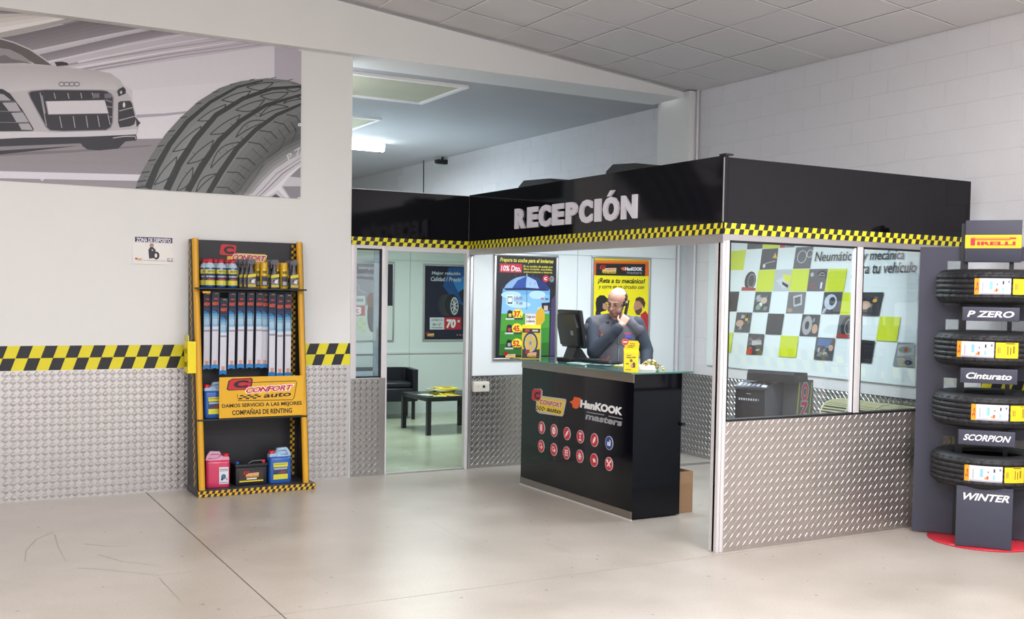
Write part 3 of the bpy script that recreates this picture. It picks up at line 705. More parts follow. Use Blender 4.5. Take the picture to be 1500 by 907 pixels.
# ================================================================== PRODUCT RACK
rk = empty('product_rack', (2.0, 9.32, 0), 0, 'black and yellow car care product rack with leaning yellow poles against the left wall', 'rack')
def L_(x, y, z): return (x-2.0, y-9.32, z)
BLK = mat('rack_black_steel', '1d1c22', .45, 0, .08, 10)
bx('back_panel', rk, L_(1.985, 9.315, .05), L_(2.925, 9.33, 2.10), BLK)
bx('base', rk, L_(1.975, 8.93, 0), L_(2.955, 9.34, .052), mat('rack_base', '3b3a40', .5), .003)
checker_tape(lambda a, b, d: (a-2.0, 8.93-9.32-d, b), 1.977, 2.953, .002, .05, .024, 'checker_tape', rk, shear=.4, yc='d9a922')
for x, xt in ((2.018, 2.008), (2.885, 2.885)):
    one('pole', rk, lambda m: (m.cyl(L_(x, 8.985, .05), L_(xt, 9.225, 2.105), .026, YELP, 20)))
for x, s_ in ((1.982, 1), (2.915, -1)):
    t = one('side_panel', rk, lambda m: m.prism([(-.325, .05), (0, .05), (0, 2.10), (-.085, 2.10)], (x-2.0-.004, x-2.0+.004), BLK, 'x'))
    x_out = x-.0045 if s_ > 0 else x-.0045
    c = Canvas(lambda a, b, d: (x_out-2.0-d, a, b)); Lq = []
    for j in range(58):
        for i in (0, 1):
            if (i+j) % 2:
                z = .07+j*.0345; w_ = .03; y = (-.325+.24*(z-.05)/2.05)+.03+i*w_
                Lq.append([(y, z), (min(-.004, y+w_), z), (min(-.004, y+w_), z+.0345), (y, z+.0345)])
    c.polys(Lq, 'd9a922'); c.build('checker_tape', rk)
c = Canvas(lambda a, b, d: (a-2.0, 9.315-9.32-d, b)); Lq = []
for j in range(80):
    for i in (0, 1):
        if (i+j) % 2: z = .07+j*.0252; x = 2.845+i*.02; Lq.append([(x, z), (x+.02, z), (x+.022, z+.0252), (x+.002, z+.0252)])
c.polys(Lq, 'd9a922'); c.build('checker_tape', rk)
for z, yf in ((1.688, 9.06), (.61, 9.02)):
    bx('shelf', rk, L_(1.99, yf, z), L_(2.905, 9.315, z+.0135), BLK, .002)
one('shelf_bracket', rk, lambda m: (m.box(L_(2.04, 9.07, 1.655), L_(2.10, 9.09, 1.672), YELP)))
bx('hook_bar', rk, L_(2.03, 9.20, 1.662), L_(2.9, 9.215, 1.676), BLK)
c = Canvas(lambda a, b, d: (a-2.0, 9.315-9.32-d, b), homog(H_RTOP, 285, 350, 9.375))
shop_logo(c, quadmap((340, 70), (1045, 130), (340, 375), 100, 60)); c.build('header_print', rk)
# yellow sign board across the poles
sg = empty('sign_board', (2.164, 9.035, .628), 0, 'yellow board on the rack reading DAMOS SERVICIO A LAS MEJORES COMPANIAS DE RENTING', 'sign')
bx('board', sg, (0, -.008, 0), (.708, .0, .338), ink('e5ad1d'), 0)
c = Canvas(lambda a, b, d: (a-2.164, -.008-d, b-.628), homog(H_RACK, 260, 530, 4.319))
shop_logo(c, quadmap((302, 115), (755, 95), (305, 250), 100, 60), plate=False)
c.stroke([(435, 132), (745, 120), (752, 130), (735, 225), (725, 240), (380, 245), (375, 205)], 4, '1b1518')
c.text('DAMOS SERVICIO A LAS MEJORES', (280, 298), (785, 278), (278, 268), '211a12', .03)
c.text('COMPAÑIAS DE RENTING', (343, 338), (722, 322), (342, 300), '211a12', .03)
c.build('print', sg)
# yellow leaflet box
lb = empty('leaflet_box', (1.955, 9.16, 1.0), 0, 'yellow leaflet box fixed to the left side of the rack', 'box')
one('box_body', lb, lambda m: (m.box((-.03, -.07, 0), (.0, .07, .26), ink('f0dd24'), .002), m.box((-.03, -.07, .26), (-.02, .07, .31), ink('d9cf6a'), .002), m.box((-.03, -.075, 0), (.035, -.07, .26), ink('f4de1c'))))
c = Canvas(lambda a, b, d: (-.0305-d, -a, b)); c.t('GRATIS', -.05, .05, .05, .09, '8a6a20', .02); c.t('INFO', -.03, .16, .04, .2, '8a6a20', .02); c.build('print', lb)

# ---- products
def label_band(c, x0, x1, z0, z1, rows):
    for a, b, col in rows: c.rect(x0, z0+(z1-z0)*a, x1, z0+(z1-z0)*b, col)
def wrap(r, yo=0, sx=1):
    """wraps a printed label round a bottle front of radius r"""
    return lambda a, b, d: (sx*(r+d)*math.sin(a/r), -(r+d)*math.cos(a/r)+yo, b)
def strip(c, z0, z1, w_, col, n=6):
    L = [[(-w_+2*w_*i/n, z0), (-w_+2*w_*(i+1)/n, z0), (-w_+2*w_*(i+1)/n, z1), (-w_+2*w_*i/n, z1)] for i in range(n)]
    vs = []; fs = []
    for q in L: fs.append(list(range(len(vs), len(vs)+4))); vs += q
    c.faces(vs, fs, col)
BLUEL = mat('blue_screenwash', '1e4f9c', .15, 0, .05, 10, coat=.5)
def make_bottle():
    t = empty('coolant_bottle')
    one('bottle_body', t, lambda m: m.lathe([(0, 0), (.036, 0), (.040, .006), (.040, .165), (.034, .185), (.020, .200), (.018, .208), (0, .208)], BLUEL, 20))
    one('bottle_shoulder', t, lambda m: m.lathe([(.0405, .163), (.0345, .1855), (.0205, .2005), (.0185, .209)], ink('b7cdde'), 20))
    one('cap', t, lambda m: m.lathe([(0, .205), (.022, .205), (.023, .21), (.022, .236), (0, .238)], gloss('c92a3c'), 18))
    c = Canvas(wrap(.0405)); strip(c, .02, .15, .058, '2b3246'); strip(c, .115, .15, .058, 'd7d24a'); strip(c, .02, .06, .058, 'd7d24a'); strip(c, .085, .098, .04, 'a9b6c6'); strip(c, .062, .075, .03, 'a23c46')
    c.text('ANTI', (-.03, .125), (.03, .125), (-.03, .142), '20284a', .02); c.build('bottle_label', t); return t
b0 = make_bottle()
k = 0
ZS = 1.702
for row, y in enumerate((9.115, 9.215)):
    for i, x in enumerate((2.105, 2.195, 2.288)):
        o = b0 if k == 0 else copy_tree(b0); k += 1
        o.location = (x-(.018 if row else 0), y, ZS)
        props(o,
              ('blue screenwash bottle with red cap, %s of the trio on the top shelf' % ('leftmost', 'middle', 'rightmost')[i] if row == 0 else
               'blue screenwash bottle with red cap hidden behind the %s front bottle' % ('leftmost', 'middle', 'rightmost')[i]), 'bottle', 'blue screenwash bottles on the rack')
def make_spray():
    t = empty('trigger_spray')
    one('bottle_body', t, lambda m: m.bm(_spray_bm(), mat('spray_grey', '4b4a54', .3, 0, .05, 20), True))
    one('trigger_head', t, lambda m: (m.prism([(-.033, .205), (-.036, .225), (-.02, .243), (.022, .246), (.034, .235), (.034, .212), (.018, .208), (.012, .19), (-.012, .19), (-.014, .206)], (-.011, .011), mat('spray_head', '5a5963', .4), 'y'),
                                       m.prism([(-.03, .205), (-.022, .206), (-.024, .178), (-.031, .168)], (-.005, .005), MATS['spray_head'], 'y')))
    c = Canvas(lambda a, b, d: (a, -.0262-d, b)); c.poly([(-.034, .012), (.034, .012), (.035, .085), (-.034, .085)], '6f6c72'); c.poly([(-.036, .088), (.033, .098), (.033, .125), (-.034, .112)], 'dfcf26')
    c.poly([(-.034, .012), (.034, .012), (.03, .032), (-.03, .034)], 'd0b93a'); c.poly([(-.012, .05), (.02, .04), (.024, .078), (0, .07)], 'e2e0e4'); c.poly([(-.02, .06), (-.004, .05), (-.008, .08)], '2a2830')
    c.build('bottle_label', t); return t
def _spray_bm():
    bm = bmesh.new(); prof = [(0, .038, .026), (.004, .04, .026), (.10, .037, .026), (.125, .030, .024), (.15, .018, .018), (.19, .013, .013), (.2, .013, .013)]
    rings = []
    for z, rx, ry in prof:
        rings.append([bm.verts.new((rx*math.copysign(abs(math.cos(t))**.8, math.cos(t)), ry*math.copysign(abs(math.sin(t))**.6, math.sin(t)), z)) for t in [2*math.pi*i/20 for i in range(20)]])
    for a, b in zip(rings, rings[1:]):
        for i in range(20): bm.faces.new((a[i], a[(i+1) % 20], b[(i+1) % 20], b[i]))
    bm.faces.new(rings[0][::-1]); bm.faces.new(rings[-1]); return bm
def make_can():
    t = empty('aerosol_can')
    one('can_body', t, lambda m: m.lathe([(0, 0), (.031, 0), (.033, .004), (.033, .165), (.030, .172), (0, .172)], mat('can_yellow', 'd9b226', .25, .2, .04, 20), 20))
    one('cap', t, lambda m: m.lathe([(.0315, .168), (.031, .215), (.028, .222), (0, .223)], mat('can_cap', 'd6a41e', .3), 20))
    c = Canvas(wrap(.0335)); strip(c, .02, .105, .028, '4c4950'); strip(c, .03, .06, .018, 'aaa8ac'); strip(c, .065, .09, .02, '2c2a30'); strip(c, .125, .15, .02, '7a6420'); c.build('can_label', t); return t
s0 = make_spray(); a0 = make_can(); used = {'s': 0, 'a': 0}
def put(kind, x, y, label):
    src = s0 if kind == 's' else a0; o = src if not used[kind] else copy_tree(src); used[kind] = 1
    o.location = (x, y, ZS); props(o, label, 'bottle' if kind == 's' else 'spray can', 'trigger sprays on the rack' if kind == 's' else 'yellow aerosol cans on the rack')
put('s', 2.445, 9.12, 'grey trigger spray at the front of the dense row beside the screenwash')
for i in range(3): put('s', 2.425-.024*i, 9.17+.05*i-.0, 'grey trigger spray tucked %s behind the front one beside the screenwash' % ('first', 'second', 'third')[i])
put('a', 2.552, 9.12, 'front yellow aerosol can standing left of the middle trigger spray'); put('a', 2.525, 9.20, 'yellow aerosol can half hidden behind the left front can')
put('s', 2.641, 9.12, 'grey trigger spray standing between the two yellow aerosol cans'); put('s', 2.615, 9.20, 'grey trigger spray hidden behind the one between the cans')
put('a', 2.722, 9.12, 'front yellow aerosol can standing left of the rightmost trigger spray'); put('a', 2.69, 9.20, 'yellow aerosol can half hidden behind the right front can')
put('s', 2.808, 9.12, 'rightmost grey trigger spray on the top shelf'); put('s', 2.79, 9.20, 'grey trigger spray hidden behind the rightmost one')
# wiper blade packs
def make_wiper():
    t = empty('wiper_blade_pack')
    Lh = .62
    one('sleeve', t, lambda m: (m.prism([(-.030, 0), (-.024, -Lh), (.024, -Lh), (.030, 0)], (-.008, .008), mat('wiper_sleeve', '274f86', .3), 'y')))
    one('end_cap', t, lambda m: m.prism([(-.029, -Lh-.022), (0, -Lh-.012), (.029, -Lh-.022), (.030, -Lh+.014), (0, -Lh+.02), (-.03, -Lh+.014)], (-.012, .012), gloss('2b83c9'), 'y'))
    c = Canvas(lambda a, b, d: (a, -.0085-d, b), d0=.0006)
    sh = ['1b2340', '1c3560', '2f6fa5', '5f9dc6', '86b5d4', 'a7c8dd', 'a3c6de', '86b9dc']
    c.rect(-.028, -.11, .028, -.004, '1e1c2a')
    for i, s_ in enumerate(sh): c.rect(-.028+i*.0003, -.11-.022*(i+1), .028-i*.0003, -.11-.022*i, s_)
    c.rect(-.0255, -Lh+.01, .0255, -.286, 'd8d8e2'); c.rect(-.0245, -.325, .0245, -.31, '9a9aa8'); c.rect(-.012, -Lh+.02, .016, -Lh+.05, 'd99a86')
    c.ring(.006, -.018, .013, .008, .004, 'd8b23c', a0=10, a1=170); c.rect(-.014, -.06, .016, -.048, 'b3323f')
    c.t('REX', -.028, -.107, .027, -.082, 'e4572e', .04, .004)
    c.poly([(-.005, -.15), (.024, -.15), (.024, -.19), (.014, -.165), (-.004, -.158)], '1d2836'); c.stroke([(.016, -.165), (.022, -.28)], .004, '2a3848')
    c.build('sleeve_print', t); return t
w0 = make_wiper()
ords = ['leftmost', 'second from left', 'third from left', 'fourth from left', 'fifth from left', 'sixth from left', 'third from right', 'second from right', 'rightmost']
for i, (x, dz) in enumerate(((2.165, 0), (2.232, -.05), (2.302, -.004), (2.378, 0), (2.455, 0), (2.53, 0), (2.640, -.0), (2.708, -.01), (2.778, -.006))):
    o = w0 if i == 0 else copy_tree(w0); o.location = (x, 9.17, 1.665+dz); o.rotation_euler = (R(3), 0, 0) if i < 6 else (R(1), 0, 0)
    if i >= 6: o.scale = (1, 1, 1.12)
    props(o, 'blue and white wiper blade pack hanging %s on the rack' % ords[i], 'wiper blade', 'wiper blade packs hanging on the rack')
for j, x in enumerate((2.105, 2.59)):
    o = copy_tree(w0); o.location = (x, 9.21, 1.66); o.rotation_euler = (R(2), 0, 0)
    props(o, ('wiper blade pack peeping out behind the leftmost front pack', 'wiper blade pack peeping out right of the sixth front pack')[j], 'wiper blade', 'wiper blade packs hanging on the rack')
# jugs
def make_jug(name, body, top, lab, capx, flip, loc, rz, scale=1):
    t = empty(name, loc, rz, *lab, 'car fluid jugs on the rack')
    sgn = -1 if flip else 1
    def jb(m):
        bm = bmesh.new(); prof = [(0, .092, .055), (.006, .096, .059), (.05, .098, .06), (.20, .098, .06), (.225, .096, .058)]
        N = 28; rings = []
        for z, rx, ry in prof: rings.append([bm.verts.new((rx*math.copysign(abs(math.cos(q))**.45, math.cos(q)), ry*math.copysign(abs(math.sin(q))**.45, math.sin(q)), z)) for q in [2*math.pi*i/N for i in range(N)]])
        for a, b in zip(rings, rings[1:]):
            for i in range(N): bm.faces.new((a[i], a[(i+1) % N], b[(i+1) % N], b[i]))
        bm.faces.new(rings[0][::-1]); bm.faces.new(rings[-1]); m.bm(bm, body, True)
    one('jug_body', t, lambda m: jb(m))
    P = lambda a: [(sgn*x, z) for x, z in (a if not flip else a[::-1])]
    def handle(m):
        o_ = [(-.094, .224), (-.09, .25), (-.045, .252), (-.018, .292), (.06, .296), (.084, .262), (.095, .224)]
        m.prism(P([(-.094, .224), (-.09, .25), (-.045, .252), (-.03, .268), (-.03, .224)]), (-.03, .03), top, 'y')
        m.prism(P([(-.03, .224), (-.03, .268), (-.018, .272), (.055, .272), (.07, .25), (.07, .24), (.0, .238), (-.008, .224)]), (-.001, .001), top, 'y')
        m.prism(P([(-.03, .268), (-.018, .294), (.06, .298), (.05, .278), (-.012, .276)]), (-.018, .018), top, 'y')
        m.prism(P([(.05, .278), (.06, .298), (.086, .262), (.096, .224), (.068, .224), (.068, .25)]), (-.022, .022), top, 'y')
        m.prism(P([(-.03, .224), (-.03, .262), (-.012, .25), (.0, .24), (.07, .236), (.07, .224)]), (-.04, .04), top, 'y')
    one('handle', t, handle)
    one('cap', t, lambda m: m.lathe([(0, 0), (.023, 0), (.024, .004), (.023, .026), (0, .028)], gloss('d3202c'), 18, (sgn*-.068, 0, .249)))
    return t
PINK = mat('pink_antifreeze', 'd13a63', .2, 0, .08, 20, coat=.4); BLU = mat('blue_antifreeze', '2b5fae', .2, 0, .06, 20, coat=.4)
PTOP = mat('pink_translucent_top', 'd7a2ba', .3); BTOP = mat('blue_translucent_top', 'a8c3da', .3)
j1 = make_jug('antifreeze_jug', PINK, PTOP, ('pink antifreeze jug with red cap at the left of the rack base', 'jug'), 1, True, (2.165, 9.09, .053), R(-8), 1)
c = Canvas(lambda a, b, d: (a, -.0605-d, b), d0=.001); c.rect(.01, .03, .085, .17, 'dcdbe2'); c.rect(.014, .15, .081, .155, '3a3a48'); c.rect(.014, .137, .081, .142, '5a5a68'); c.ell(.045, .09, .02, .022, '3d7391'); c.ell(.033, .07, .009, .012, '26303a'); c.rect(.066, .06, .076, .08, 'cf6a4a'); c.rect(.014, .036, .08, .048, 'aaa9b4'); c.build('jug_label', j1)
def yl(t):
    c = Canvas(lambda a, b, d: (a, -.0605-d, b), d0=.001); c.rect(-.07, .035, .055, .175, '34405e'); c.rect(-.07, .14, .055, .175, 'd6d23a'); c.text('ANTICONGELANTE', (-.066, .158), (.05, .158), (-.066, .168), '2a3050', .02)
    c.rect(-.07, .035, .055, .078, 'd6d23a'); c.rect(-.066, .118, .05, .134, '9fb0c4'); c.poly([(-.03, .085), (.03, .085), (.05, .1), (.0, .112)], '8c3c46'); c.build('jug_label', t)
j2 = make_jug('antifreeze_jug', BLU, BTOP, ('blue antifreeze jug with red cap at the right of the rack base', 'jug'), 1, False, (2.684, 9.09, .053), R(3), 1); yl(j2)
j3 = make_jug('antifreeze_jug', BLU, BTOP, ('blue antifreeze jug half hidden behind the yellow board', 'jug'), 1, False, (2.155, 9.14, .625), R(3), 1); yl(j3)
# battery
bt = empty('car_battery', (2.435, 9.12, .053), 0, 'black car battery between the pink and the blue jug', 'battery')
one('battery_case', bt, lambda m: (m.box((-.13, -.08, 0), (.13, .08, .15), BLACK, .006), m.box((-.135, -.085, .15), (.135, .085, .18), BLACK, .006)))
one('carry_handle', bt, lambda m: m.tube([(-.02, -.05, .178), (.01, -.06, .20), (.09, -.06, .203), (.11, -.05, .178)], .004, ink('77757c')))
bx('terminal_cap', bt, (.098, -.06, .178), (.122, -.03, .205), gloss('cf2430'), .004); bx('terminal_cap', bt, (-.122, -.06, .178), (-.098, -.03, .2), gloss('1f4fa8'), .004)
c = Canvas(lambda a, b, d: (a, -.0805-d, b), d0=.001); c.rect(-.1, .03, .1, .125, '3b2a28'); c.rect(-.1, .03, .1, .042, 'dfc832'); shop_logo(c, quadmap((-.07, .12), (.07, .12), (-.07, .065), 100, 60)); c.rect(-.04, .05, .045, .062, 'e6dada'); c.build('battery_label', bt)

# ================================================================== POSTERS IN THE BOOTH AND THE WAITING ROOM
def framed(name, x0, x1, z0, z1, y, label):
    t = empty(name, (x0, y, z0), 0, label, 'poster', 'snap frame posters')
    w_, h_ = x1-x0, z1-z0; f = .024
    def fr(m):
        for a, b in (((0, -.02, 0), (w_, 0, f)), ((0, -.02, h_-f), (w_, 0, h_)), ((0, -.02, f), (f, 0, h_-f)), ((w_-f, -.02, f), (w_, 0, h_-f))): m.box(a, b, ALU, .004)
    one('frame', t, fr); bx('sheet', t, (f, -.008, f), (w_-f, -.001, h_-f), ink('e9e9ea')); return t
CP = (700, 360, 4.1667)
pA = framed('poster', 4.845, 5.565, 1.04, 2.085, YA-.009, 'framed poster with a blue umbrella, a 10% Dto. box and prices 37, 45 and 52')
c = Canvas(lambda a, b, d: (a-4.845, -.008-d, b-1.04), homog(H_WALL, *CP), (4.87, 1.066, 5.54, 2.06))
c.poly([(100, 40), (490, 40), (490, 700), (100, 700)], '191622')
c.poly([(150, 262), (438, 262), (434, 420), (140, 420)], '86bce4'); c.poly([(150, 262), (438, 262), (437, 300), (147, 300)], '6fabdd')
for x, y, a, b in ((200, 300, 60, 22), (360, 300, 50, 26), (250, 360, 70, 20), (400, 385, 40, 14)): c.ell(x, y, a, b, 'b9dbf0')
c.poly([(140, 415), (436, 415), (430, 670), (126, 670)], '4b9a34'); c.poly([(137, 520), (433, 500), (430, 670), (126, 670)], '3a8a2c'); c.poly([(130, 600), (431, 590), (430, 670), (126, 670)], '2c6f24')
c.poly([(446, 330), (470, 300), (470, 670), (436, 670)], '4a3e66')
um = [(155, 264), (170, 238), (195, 215), (230, 196), (262, 188), (297, 185), (335, 188), (372, 200), (405, 222), (428, 246), (438, 268)]
c.poly(um, '1f3174')
c.poly([(155, 264), (170, 238), (195, 215), (230, 196), (262, 188), (297, 185), (240, 212), (205, 262)], '8fb2df')
c.poly([(205, 262), (240, 212), (297, 185), (292, 225), (288, 266)], '2e4fa3'); c.poly([(297, 185), (352, 212), (372, 265), (290, 266), (292, 225)], 'a4c2e6')
c.poly([(155, 260), (297, 256), (438, 266), (425, 276), (297, 272), (170, 272)], '18255c'); c.stroke([(297, 185), (297, 172)], 4, 'cfcfd6'); c.stroke([(297, 272), (296, 390)], 3, '4a5468')
c.text('Prepara tu coche para el invierno', (131, 104), (456, 116), (137, 72), 'f0e23a', .03)
c.poly([(131, 108), (268, 112), (266, 166), (130, 162)], 'd3213a'); c.text('10% Dto.', (138, 154), (260, 158), (142, 119), 'f7f3f5', .03)
for i, tx in enumerate(('En tu cambio de aceite con', 'filtro incluido, escobillas,', 'anticongelante y batería.')): c.text(tx, (275, 132+i*18), (452, 137+i*18), (278, 118+i*18), 'e7da3a', .02)
c.ell(412, 201, 20, 22, 'c8283c'); c.ell(448, 204, 14, 19, '8d9096'); c.text('C', (402, 211), (420, 211), (402, 192), 'f3f0f1', .05); c.text('P', (441, 214), (455, 214), (441, 195), '4e5158', .03)
c.rrect(172, 360, 215, 300, 6, 'dfeee6'); c.rrect(178, 354, 209, 308, 4, '6f9b93'); c.rect(182, 345, 205, 318, 'e7ecef'); c.ell(187, 350, 6, 6, '2e3a4c'); c.ell(201, 350, 6, 6, '2e3a4c')
c.text('12,', (220, 328), (246, 328), (221, 310), 'd23a4e', .03); c.text('9,', (231, 360), (246, 360), (232, 342), 'd23a4e', .03); c.rect(250, 328, 270, 312, '8097b4'); c.rect(250, 360, 270, 344, '8097b4')
c.text('44,', (380, 332), (402, 332), (381, 316), 'd23a4e', .03); c.rect(408, 332, 428, 320, '5a6f94')
c.poly([(386, 350), (436, 346), (438, 396), (390, 404)], '201e26'); c.rect(400, 396, 424, 366, 'c9b9b4')
for n_, (x, y) in zip(('37.', '45.', '52.'), ((238, 420), (234, 508), (233, 600))):
    c.poly([(x-62, y+20), (x-60, y-18), (x-48, y-28), (x-30, y-22), (x-26, y+20)], '1d1b20'); c.rect(x-54, y+14, x-36, y-6, 'd8c94a' if n_ == '37.' else ('c23848' if n_ == '45.' else 'a9adb4'))
    c.ell(x+2, y-4, 32, 30, 'f3e03c'); c.text(n_, (x-24, y+16), (x+24, y+16), (x-22, y-22), 'cf2b26', .05)
    c.rect(x-72, y+32, x-20, y+22, 'c9d4cf'); c.rect(x-16, y+32, x+34, y+20, '3d4a3a')
shop_logo(c, quadmap((152, 648), (230, 648), (152, 692), 100, 60), dark=True)
for i in range(46): x = random.uniform(128, 468); y = random.uniform(170, 260) if i < 30 else random.uniform(280, 640); (c.stroke([(x, y), (x-4, y+14)], 1.6, '5a5870') if i < 30 or x > 440 else None)
c.build('print', pA)
pB = framed('poster', 5.965, 6.70, 1.04, 2.095, YA-.009, 'framed yellow poster reading Reta a tu mecanico behind the man')
c = Canvas(lambda a, b, d: (a-5.965, -.008-d, b-1.04), homog(H_WALL, *CP), (5.99, 1.066, 6.675, 2.07))
c.poly([(690, 60), (1060, 60), (1060, 720), (690, 720)], 'f2e21a'); c.poly([(700, 84), (1040, 90), (1040, 186), (700, 180)], 'e2621e'); c.poly([(700, 84), (1040, 90), (1040, 100), (700, 96)], 'd9921e')
c.poly([(720, 108), (1020, 112), (1018, 186), (718, 181)], '1d1a20')
shop_logo(c, quadmap((738, 120), (848, 122), (738, 170), 100, 60), dark=True)
c.poly([(868, 138), (888, 130), (900, 130), (898, 150), (884, 152)], 'e8672a'); c.text('HanKOOK', (896, 152), (1000, 154), (898, 130), 'e9e9ec', .05); c.text('masters', (906, 172), (996, 174), (908, 158), '8a8c92', .02)
c.text('¡Reta a tu mecánico!', (728, 234), (1012, 240), (736, 196), '231f12', .035); c.text('y corre en un circuito con', (732, 268), (1008, 272), (738, 238), '332e14', .02)
c.poly([(800, 300), (820, 290), (822, 320)], 'e2621e')
c.poly([(716, 350), (722, 320), (742, 303), (768, 303), (788, 322), (800, 345), (780, 345), (775, 350), (788, 372), (780, 396), (756, 402), (740, 410), (720, 400)], '1f1c22'); c.poly([(760, 352), (790, 350), (788, 380), (772, 392), (758, 380)], 'b98770'); c.poly([(716, 400), (745, 405), (760, 460), (716, 480)], '26232a')
c.poly([(955, 350), (962, 320), (985, 312), (1008, 322), (1020, 350), (1012, 385), (1000, 360), (978, 340)], '4b3424'); c.poly([(952, 352), (962, 336), (985, 338), (1002, 362), (1000, 395), (985, 420), (962, 416), (954, 398), (948, 380)], 'b7866c'); c.poly([(956, 396), (975, 390), (996, 378), (1000, 398), (984, 424), (964, 420)], '5c4030')
c.poly([(990, 420), (1020, 398), (1045, 420), (1045, 700), (990, 700)], 'b92a34'); c.poly([(716, 480), (1000, 520), (1000, 700), (700, 700)], 'e8cf1c')
c.build('print', pB)
CW = (540, 350, 4.775)
pC = framed('poster', 6.135, 6.86, 1.005, 2.085, 13.957, 'framed dark blue poster of a tyre reading Mejor relacion Calidad / Precio')
c = Canvas(lambda a, b, d: (a-6.135, -.008-d, b-1.005), homog(H_WAIT, *CW), (6.16, 1.03, 6.835, 2.06))
c.poly([(380, 180), (760, 180), (760, 710), (380, 710)], '10142e'); c.poly([(560, 200), (760, 200), (760, 480), (600, 440), (520, 330)], '174a86'); c.poly([(590, 300), (700, 240), (760, 330), (760, 420), (640, 400)], '2f7dbe'); c.poly([(628, 375), (690, 330), (760, 350), (760, 470), (650, 440)], '141a30')
c.text('Mejor relación', (440, 257), (640, 262), (444, 226), 'b4bcc4', .03); c.text('Calidad / Precio', (432, 295), (646, 300), (436, 264), 'b4bcc4', .03)
c.ell(555, 463, 60, 78, '2a2c33', rot=5); c.ell(582, 463, 50, 76, '1c1d23'); c.ell(600, 470, 28, 62, 'c9ced2'); c.ell(600, 470, 23, 54, '23252c')
for k in range(9): a = 2*math.pi*k/9; c.stroke([(600, 470), (600+24*math.cos(a), 470+56*math.sin(a))], 6, 'c4c9ce')
c.ell(600, 470, 7, 13, 'aeb4ba')
for k in range(4): c.ring(575-k*13, 463, 48, 76, 2.5, '474a52', a0=110, a1=250)
c.poly([(427, 550), (528, 550), (528, 634), (427, 634)], 'c9cfd0'); c.text('OFERTA', (438, 575), (518, 575), (438, 562), '4a5560', .02); c.text('EN 12"', (448, 608), (508, 608), (448, 590), '2a3440', .02); c.rect(440, 625, 515, 618, '7f8a8e')
c.poly([(528, 550), (648, 548), (648, 634), (528, 634)], 'b32434'); c.text('70', (540, 625), (606, 625), (546, 562), 'e4e6e6', .05); c.text('"', (620, 585), (636, 585), (622, 568), 'd6d6d8', .04)
shop_logo(c, quadmap((398, 652), (460, 652), (398, 684), 100, 60)); 
for x in (620, 640, 660): c.ell(x, 672, 5, 5, 'b9858a')
c.build('print', pC)
pD = framed('poster', 4.93, 5.705, 1.005, 2.10, 13.957, 'framed poster with a pale lower half seen through the narrow side window')
c = Canvas(lambda a, b, d: (a-4.93, -.008-d, b-1.005), homog(H_WAIT, 505, 340, 4.12), (4.955, 1.03, 5.68, 2.075))
c.poly([(-160, 180), (290, 180), (290, 660), (-160, 660)], 'cfd8d2'); c.poly([(-160, 190), (290, 200), (290, 445), (-160, 440)], '8d8d9a'); c.poly([(200, 200), (290, 200), (290, 445), (200, 445)], '20222e'); c.poly([(-160, 185), (185, 190), (182, 292), (-160, 268)], '34344c')  # upper left tones paled in the print for the haze of the window glass
c.text('Al mal tiempo', (-20, 226), (178, 232), (-16, 200), 'b9bcc6', .02); c.text('en Neumáticos', (-10, 264), (196, 272), (-6, 240), 'b9bcc6', .02); c.poly([(195, 190), (290, 195), (290, 445), (195, 445)], '20222e')
c.stroke([(60, 300), (90, 330), (80, 345), (130, 370)], 3, 'd6d3e0'); c.ell(168, 490, 32, 115, '2b3032', rot=2); c.ell(160, 410, 26, 44, '7a4a38')
c.poly([(58, 388), (122, 384), (124, 440), (58, 440)], 'd5dbd8'); c.rect(66, 420, 112, 402, '8c9694'); c.poly([(40, 444), (122, 444), (122, 505), (40, 508)], 'c8495a'); c.text('3', (66, 500), (98, 500), (70, 452), 'eef0f0', .05)
for i in range(4):
    for j in range(4):
        if (i+j) % 2 == 0: c.poly([(40+i*24-j*4, 520+j*22), (62+i*24-j*4, 520+j*22), (60+i*24-j*4, 541+j*22), (38+i*24-j*4, 541+j*22)], 'c6d48a')
c.build('print', pD)

